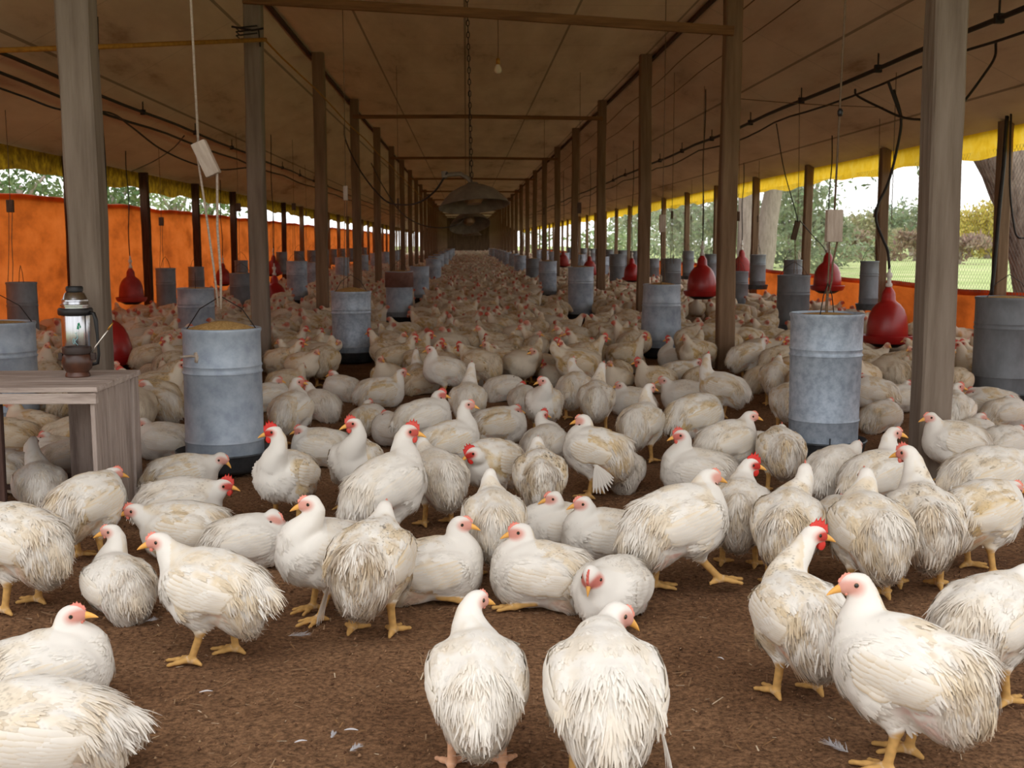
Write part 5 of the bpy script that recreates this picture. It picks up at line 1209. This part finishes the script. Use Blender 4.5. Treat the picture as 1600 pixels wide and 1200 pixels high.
 (1442, 805, 1416, 708, 80, S, 1.12, 130, dict(comb=.5, cream=.6, dirt=.9, seed=80, tail=-65), 'tall hen from behind with soiled tail tips and white neck turned left'),
 (1535, 805, 1583, 762, 18, S, 1.05, 0, dict(comb=.2, cream=.9, seed=81), 'hen with a yellowish folded wing facing right at the picture edge'),
 (1368, 742, 1398, 676, 28, S, 1.0, 2, dict(comb=.15, cream=.5, seed=82), 'white hen with stretched neck looking right beside the spangled feeder pan'),
 (1302, 742, 1340, 696, 52, S, .95, 50, dict(comb=.05, cream=.2, dirt=.3, seed=83), 'thin-necked white hen facing away at the spangled feeder pan'),
 (1314, 800, 1313, 785, 95, T_, .85, 20, dict(comb=1, cream=.5, seed=84), 'bird hidden between two hens seen from behind, only its red comb showing'),
 (1490, 690, 1453, 652, 174, S, .98, 184, dict(comb=.15, cream=.6, seed=85), 'white hen looking left just right of the nearest meadow-side post'),
 (1518, 678, 1532, 652, 12, T_, 1.0, 0, dict(comb=.15, cream=.5, seed=86), 'hen looking right with orange beak, behind the left-looking one by the post'),
 (1572, 645, 1573, 625, 10, T_, .95, 0, dict(comb=.2, cream=.7, seed=87), 'hen looking right near the wide dark feeder'),
 (1545, 632, 1520, 612, 150, T_, 1.12, 170, dict(cream=1, seed=88), 'plump cream hen lying below the wide dark feeder'),
 (1566, 694, 1592, 672, 20, T_, 1.0, 10, dict(cream=.3, seed=89), 'white hen at the picture edge, neck bent right, under the wide feeder'),
 (1540, 742, 1610, 710, 12, S, 1.1, 0, dict(cream=.6, pink=1, seed=90), 'large pale hen at the picture edge with a pink bare patch on its side'),
 (1492, 646, 1498, 604, 60, S, .98, 2, dict(comb=.4, cream=.5, seed=91), 'hen standing close behind the nearest meadow-side post, pink face right'),
 (1378, 650, 1390, 628, 30, T_, .95, 20, dict(cream=.9, seed=92), 'cream hen lying right of the spangled feeder pan'),
 (1404, 622, 1418, 600, 20, T_, .95, 10, dict(cream=.6, seed=93), 'hen resting between the spangled feeder and the nearest post'),
 (1362, 612, 1350, 590, 150, S, .95, 160, dict(cream=.8, seed=94), 'hen peeping out right behind the spangled feeder'),
 (898, 606, 895, 564, 70, S, 1.0, 60, dict(cream=.8, seed=95), 'cream hen facing away with raised head, right of centre'),
 (932, 622, 942, 572, 82, S, 1.0, 60, dict(cream=.7, dirt=.6, seed=96, tail=-60), 'white-necked hen from behind beside the raised-head cream hen'),
 (984, 626, 968, 602, 185, T_, .95, 186, dict(comb=.2, cream=.5, seed=97), 'hen looking left with orange beak among the crowd right of centre'),
 (1070, 618, 1036, 594, 176, T_, 1.08, 186, dict(comb=.25, cream=.3, seed=98), 'white hen facing left, beak to beak with the upright-necked hen'),
 (1128, 606, 1106, 558, 150, S, 1.0, 60, dict(comb=.7, cream=.9, seed=99), 'cream red-combed bird standing below the second meadow-side post'),
 (1062, 584, 1090, 566, 15, T_, 1.05, 0, dict(cream=.9, seed=100), 'long cream hen lying in front of the flared feeder'),
 (1096, 552, 1075, 546, 190, T_, 1.0, 190, dict(comb=.2, cream=.8, seed=101), 'hen with an orange face patch right of the flared feeder'),
 (1052, 560, 1045, 530, 170, T_, .95, 180, dict(comb=.9, cream=.4, seed=102), 'red-combed bird sitting at the flared feeder pan'),
 (1168, 556, 1195, 532, 20, S, 1.05, 10, dict(cream=.9, seed=103), 'cream hen standing at the foot of the second meadow-side post'),
 (1206, 514, 1190, 500, 160, T_, 1.0, 170, dict(cream=.9, seed=104), 'hen farther back between the second post and the spangled feeder'),
 (1212, 588, 1218, 560, 70, S, 1.0, 60, dict(cream=.8, seed=105), 'cream hen seen from behind left of the spangled feeder'),
 (1230, 625, 1236, 600, 80, S, .95, 80, dict(cream=.9, dirt=.6, seed=106), 'hen pressed against the left side of the spangled feeder'),
 (1403, 570, 1380, 560, 160, T_, 1.1, 170, dict(cream=.8, seed=107), 'plump hen under the big red drinker'),
]
LABEL_BODY = {}
GS = .92
def bird_height(pose): return .219 if pose == S else .105
PLACED = []
def circles(x, y, yaw, s, pose=S):
    c, sn = math.cos(yaw) * .075 * s, math.sin(yaw) * .075 * s; return ((x + c, y + sn), (x - c, y - sn))
POS = []
for (bx, by, hx, hy, yw, pose, s, hyw, o, lab) in BIRDS: p = at_height(bx, by, bird_height(pose) * s * GS); POS.append([p.x, p.y, math.radians(yw), s * GS, Vector((p.x, p.y)).normalized(), 0.])
for it in range(60):           # ease birds that would stand in one another apart, along the line of sight
    for a in range(len(POS)):
        for b in range(a):
            A, B = POS[a], POS[b]
            if abs(A[0] - B[0]) > .5 or abs(A[1] - B[1]) > .5: continue
            g = min(math.dist(u, v) for u in circles(*A[:4]) for v in circles(*B[:4])); need = .098 * (A[3] + B[3])
            if g < need:
                far, nr_ = (A, B) if A[0] * A[4].x + A[1] * A[4].y > B[0] * A[4].x + B[1] * A[4].y else (B, A); d = (need - g) * .3
                for Q, sg in ((far, 1), (nr_, -1)):
                    if abs(Q[5] + sg * d) < .22: Q[5] += sg * d; Q[0] += Q[4].x * sg * d; Q[1] += Q[4].y * sg * d
        for ox, oy, orad in OBST:
            A = POS[a]; g = min(math.dist(u, (ox, oy)) for u in circles(*A[:4])); need = orad * .9 + .085 * A[3]
            if g < need:
                sg = -1 if A[1] < oy else 1; d = (need - g) * .4
                if abs(A[5] + sg * d) < .25: A[5] += sg * d; A[0] += A[4].x * sg * d; A[1] += A[4].y * sg * d
for (bx, by, hx, hy, yw, pose, s, hyw, o, lab), PP in zip(BIRDS, POS):
    s *= GS; o = dict(o); p = Vector((PP[0], PP[1], 0)); yr_ = math.radians(yw)
    low = o.pop('low', 0)
    c, sn = math.cos(yr_), math.sin(yr_)
    d0 = np.array([.165, 0, .362] if pose == S else [.135, 0, .250])
    if low: d0 = np.array([.205, 0, .245] if pose == S else [.165, 0, .15])
    H = d0.copy()
    if hx is not None:
        w = Vector((p.x + s * (d0[0] * c), p.y + s * d0[0] * sn, s * d0[2])); dr = ray(hx, hy).normalized(); O = Vector((0, 0, EYE))
        q = O + dr * dr.dot(w - O) - Vector((p.x, p.y, 0))
        H = np.array([(q.x * c + q.y * sn) / s, (-q.x * sn + q.y * c) / s, q.z / s])
        dl_ = H - d0; L_ = np.linalg.norm(dl_)
        if L_ > .115: H = d0 + dl_ * .115 / L_
        H[2] = max(H[2], .06)
    rel = (hyw - yw + 180) % 360 - 180; rel = max(-125, min(125, rel))
    dist = p.y
    h = .0048 if dist < 4.3 else .006 if dist < 6.2 else .0075
    nb = 5200 if dist < 3.6 else 3600 if dist < 4.6 else 2200 if dist < 6.5 else 1300
    lc = o.pop('legcol', None)
    o.setdefault('hpitch', -10); o.setdefault('fat', .95)
    me = bird_meshes(h=h, pose=pose, head=tuple(H), hyaw=rel, nblade=nb, legcol=LEGP if lc == 'p' else LEGC * 1.05 if lc == 'y' else None, pitch=o.pop('pitch', 8 if pose == S else 3), **o)
    place_bird(me, (p.x, p.y, 0), yr_, s, lab, 'white chickens close to the camera')
    PLACED.append((p.x, p.y, yr_, s))
# ------------------------------------------------------------------ the crowd behind: copies of a few birds
rng = np.random.default_rng(77)
PROTO = []
for k in range(18):
    sit = k % 5 in (1, 3); hy = [0, 40, -50, 10, 85, -90, 0, 25, -20][k % 9]
    lowh = k % 7 == 4
    hd_ = (.205, 0, .19) if lowh and not sit else (.16, 0, .14) if lowh else (.16 + rng.uniform(-.02, .02), rng.uniform(-.02, .02), .358 + rng.uniform(-.03, .02)) if not sit else (.13, 0, .245 + rng.uniform(-.03, .01))
    o = dict(pose='sit' if sit else 'stand', head=hd_, hyaw=hy, comb=float(rng.choice([.1, .2, .4, .8])), cream=float(rng.uniform(.75, 1.25)), dirt=float(rng.uniform(.5, 1.0)), seed=200 + k, tail=-30 - 40 * rng.random(), fat=float(rng.uniform(.95, 1.06)))
    warm_light_tint = np.array([.93, .86, .75]) * rng.uniform(.88, 1.04); m_ = bird_meshes(h=.008, nblade=1200, **o)  # warm, dimmer light of the mid-shed put into the crowd's feather colours
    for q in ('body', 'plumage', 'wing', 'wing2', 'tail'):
        at = m_[q].color_attributes['Col']; C = np.empty(len(at.data) * 4, np.float32); at.data.foreach_get('color', C); C = C.reshape(-1, 4); C[:, :3] *= warm_light_tint; at.data.foreach_set('color', C.ravel())
    PROTO.append((o, m_))
def visible(x, y, z=.2, mgn=40):
    px, py, d = to_px((x, y, z)); return -mgn < px < 1600 + mgn and py < 1240
cell = {}
def clash(cs, r):
    for (x, y) in cs:
        i, j = int(x // .5), int(y // .5)
        for a in (i - 1, i, i + 1):
            for b in (j - 1, j, j + 1):
                for (u, v, w) in cell.get((a, b), ()):
                    if (u - x) ** 2 + (v - y) ** 2 < (r + w) ** 2: return True
    return False
def put(x, y, w): cell.setdefault((int(x // .5), int(y // .5)), []).append((x, y, w))
for x, y, a, s in PLACED:
    for c in circles(x, y, a, s): put(*c, .10 * s)
for x, y, r_ in OBST: put(x, y, r_)
def hides_base(x, y):      # the birds leave the feet of the nearer feeders and posts in sight
    px, py, _ = to_px((x, y, .3))
    for ox, oy, hw, dep in CLEAR:
        if oy - dep < y < oy and abs(px - to_px((ox, oy, .1))[0]) < hw: return True
    return False
CLEAR = [(gx(px, y), y, hw, d) for px, y, hw, d in ((547, 10.6, 44, 3.0), (623, 15.6, 32, 3.7), (1035, 11.0, 44, 2.6), (908, 16.1, 30, 4), (856, 22, 20, 4.5), (655, 20.9, 20, 4.5), (404, 9.95, 30, 2.4), (1138, 9.95, 26, 1.6), (1242, 13, 34, 2.0), (1157, 17, 18, 2.5), (1580, 7.6, 50, .8), (303, 11.8, 20, 2.2), (375, 17, 14, 3), (463, 20.2, 18, 4), (1385, 10, 36, 1.0), (1096, 15, 24, 2.0), (178, 9.5, 44, 3.0))]
cand = []
for y_a, y_b, dens in ((4.6, 12, 1100), (12, 30, 600), (30, 60, 300), (60, 108, 130)):
    n = int((y_b - y_a) * 9.0 * dens / 9); cand.append(np.stack([rng.uniform(WL + .22, WR - .12, n), rng.uniform(y_a, y_b, n)], 1)[np.argsort(rng.random(n))])
crowd = []
for blk in cand:
    for x, y in blk:
        if not visible(x, y): continue
        px, py, _ = to_px((x, y, .1))
        if y < 8.3 and XL + .1 < x < XR - .1: continue                 # these birds are placed one by one above
        if y < 7.4 and (x > 1.9 or y < 5.9): continue
        if hides_base(x, y): continue
        s = float(rng.uniform(.86, 1.0)); k = int(rng.integers(18)); r_ = .094 * s if y < 40 else .11
        for tr in range(5):
            a = float(rng.uniform(0, 2 * math.pi)); cs = circles(x, y, a, s)
            if not clash(cs, r_):
                for c in cs: put(*c, r_)
                crowd.append((x, y, a, s, k)); break
crowd = np.array(crowd); crowd = crowd[np.argsort(crowd[:, 1])]
NIND = 300 - len(BIRDS)
# labels: which landmark is the bird nearest to in the picture, on which side, how many birds away
LM = [('the heaped curtain-side feeder', 342, 690), ('the crate', 100, 640), ('the half-hidden shiny drinker', 190, 560), ('the third-post feeder', 547, 560),
      ('the rust-banded feeder', 623, 485), ('the second curtain-side post', 405, 570), ('the slim feeder past the flask', 30, 500), ('the feeder behind the heaped one', 303, 500), ('the small curtain drinker', 206, 470),
      ('the smooth pale feeder', 908, 490), ('the flared feeder', 1035, 545), ('the second meadow-side post', 1135, 540), ('the dark meadow-side feeder', 1242, 505), ('the big red drinker', 1385, 545),
      ('the spangled feeder', 1296, 690), ('the nearest meadow-side post', 1462, 640), ('the wide dark feeder', 1580, 600), ('the second-largest red drinker', 1096, 468), ('the orange-strip drinker', 1292, 460),
      ('the third meadow-side aisle feeder', 856, 465), ('the hanging brooder lamp', 742, 520)]
WAYS = ['facing right', 'facing away to the right', 'facing away', 'facing away to the left', 'facing left', 'facing the camera, turned left', 'facing the camera', 'facing the camera, turned right']
NTH = ['nearest', 'second nearest', 'third nearest', 'fourth nearest', 'fifth nearest', 'sixth nearest', 'seventh nearest', 'eighth nearest', 'ninth nearest', 'tenth nearest', '11th nearest', '12th nearest', '13th nearest', '14th nearest', '15th nearest', '16th nearest', '17th nearest', '18th nearest', '19th nearest', '20th nearest', '21st nearest', '22nd nearest', '23rd nearest', '24th nearest', '25th nearest', '26th nearest', '27th nearest', '28th nearest', '29th nearest', '30th nearest']
NTH = [t.replace('11th', 'eleventh').replace('12th', 'twelfth').replace('13th', 'thirteenth').replace('14th', 'fourteenth').replace('15th', 'fifteenth').replace('16th', 'sixteenth').replace('17th', 'seventeenth').replace('18th', 'eighteenth').replace('19th', 'nineteenth').replace('20th', 'twentieth').replace('21st', 'twenty-first').replace('22nd', 'twenty-second').replace('23rd', 'twenty-third').replace('24th', 'twenty-fourth').replace('25th', 'twenty-fifth').replace('26th', 'twenty-sixth').replace('27th', 'twenty-seventh').replace('28th', 'twenty-eighth').replace('29th', 'twenty-ninth').replace('30th', 'thirtieth') for t in NTH]
ind = []
for i, (x, y, yaw, s, k) in enumerate(crowd[:NIND]):
    px, py, _ = to_px((x, y, .18)); k = int(k); yaw = math.degrees(yaw)
    d = [math.hypot((px - a) * 1.0, (py - b) * 1.6) for _, a, b in LM]; j = int(np.argmin(d)); side = 'left' if px < LM[j][1] else 'right'
    ind.append([j, side, d[j], x, y, k, yaw, s])
rank = {}
for r_ in sorted(ind, key=lambda r: r[2]):
    q = rank.setdefault((r_[0], r_[1]), 0); rank[(r_[0], r_[1])] += 1
    o, me = PROTO[r_[5]]; way = WAYS[int(((r_[6] + 22.5) % 360) // 45)]; sit = o['pose'] == 'sit'
    red = 'red-combed ' if o['comb'] > .6 else ''
    lab = f"{red}{'sitting' if sit else 'standing'} hen {way.split(',')[0]}, {NTH[min(q, 29)]} {r_[1]} of {LM[r_[0]][0]}"
    if len(lab.replace('-', ' ').split()) > 15: lab = lab.replace('sitting ', '').replace('standing ', '')
    if len(lab.split()) > 15: lab = lab.replace('facing away to the ', 'turned away ')
    use = {n_: m_ for n_, m_ in me.items() if r_[4] < 9.5 or n_ not in ('eye', 'eye2', 'wattle')}
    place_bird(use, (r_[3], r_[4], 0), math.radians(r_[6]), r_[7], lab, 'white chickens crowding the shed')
# all the rest, thousands: one mass
def low_mesh(h, k):
    o = dict(PROTO[k][0]); m = bird_meshes(h=h, nblade=0, parts=False, coarse=True, **o)['body']
    V = np.empty(len(m.vertices) * 3, np.float32); m.vertices.foreach_get('co', V); V = V.reshape(-1, 3)
    Q = np.empty(len(m.polygons) * 4, np.int32); m.loops.foreach_get('vertex_index', Q); Q = Q.reshape(-1, 4)
    C = np.empty(len(V) * 4, np.float32); m.color_attributes['Col'].data.foreach_get('color', C); C = C.reshape(-1, 4)[:, :3]
    hd_ = np.array(o['head']); rr = np.linalg.norm(V - hd_ - np.array([.012, 0, -.004]), axis=1); mk = np.clip((.038 - rr) / .012, 0, 1)[:, None] * (.45 + .5 * o['comb'])
    C = C * (1 - mk) + (FACE * .5 + REDC * .5) * mk
    bpy.data.meshes.remove(m); return V, Q, C
LOW = {h: [low_mesh(h, k) for k in range(18 if h < .02 else 10)] for h in (.013, .019, .032)}
VV, QQ, CC = [], [], []; off = 0
for x, y, a, s, k in crowd[NIND:]:
    h = .013 if y < 15 else .019 if y < 27 else .032; V, Q, C = LOW[h][int(k) % len(LOW[h])]
    c, sn = math.cos(a) * s, math.sin(a) * s
    W = np.stack([V[:, 0] * c - V[:, 1] * sn + x, V[:, 0] * sn + V[:, 1] * c + y, V[:, 2] * s], 1)
    VV.append(W); QQ.append(Q + off); CC.append(C * np.array([.93, .86, .75]) * rng.uniform(.82, 1.04)); off += len(V)  # flock colours carry the same painted-in warm light
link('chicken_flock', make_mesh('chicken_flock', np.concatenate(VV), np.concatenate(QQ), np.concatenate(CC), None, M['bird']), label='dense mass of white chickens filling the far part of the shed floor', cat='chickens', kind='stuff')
print('BIRDS: heroes', len(BIRDS), 'crowd', len(crowd), 'last single y', crowd[NIND - 1][1], 'mass verts', off)
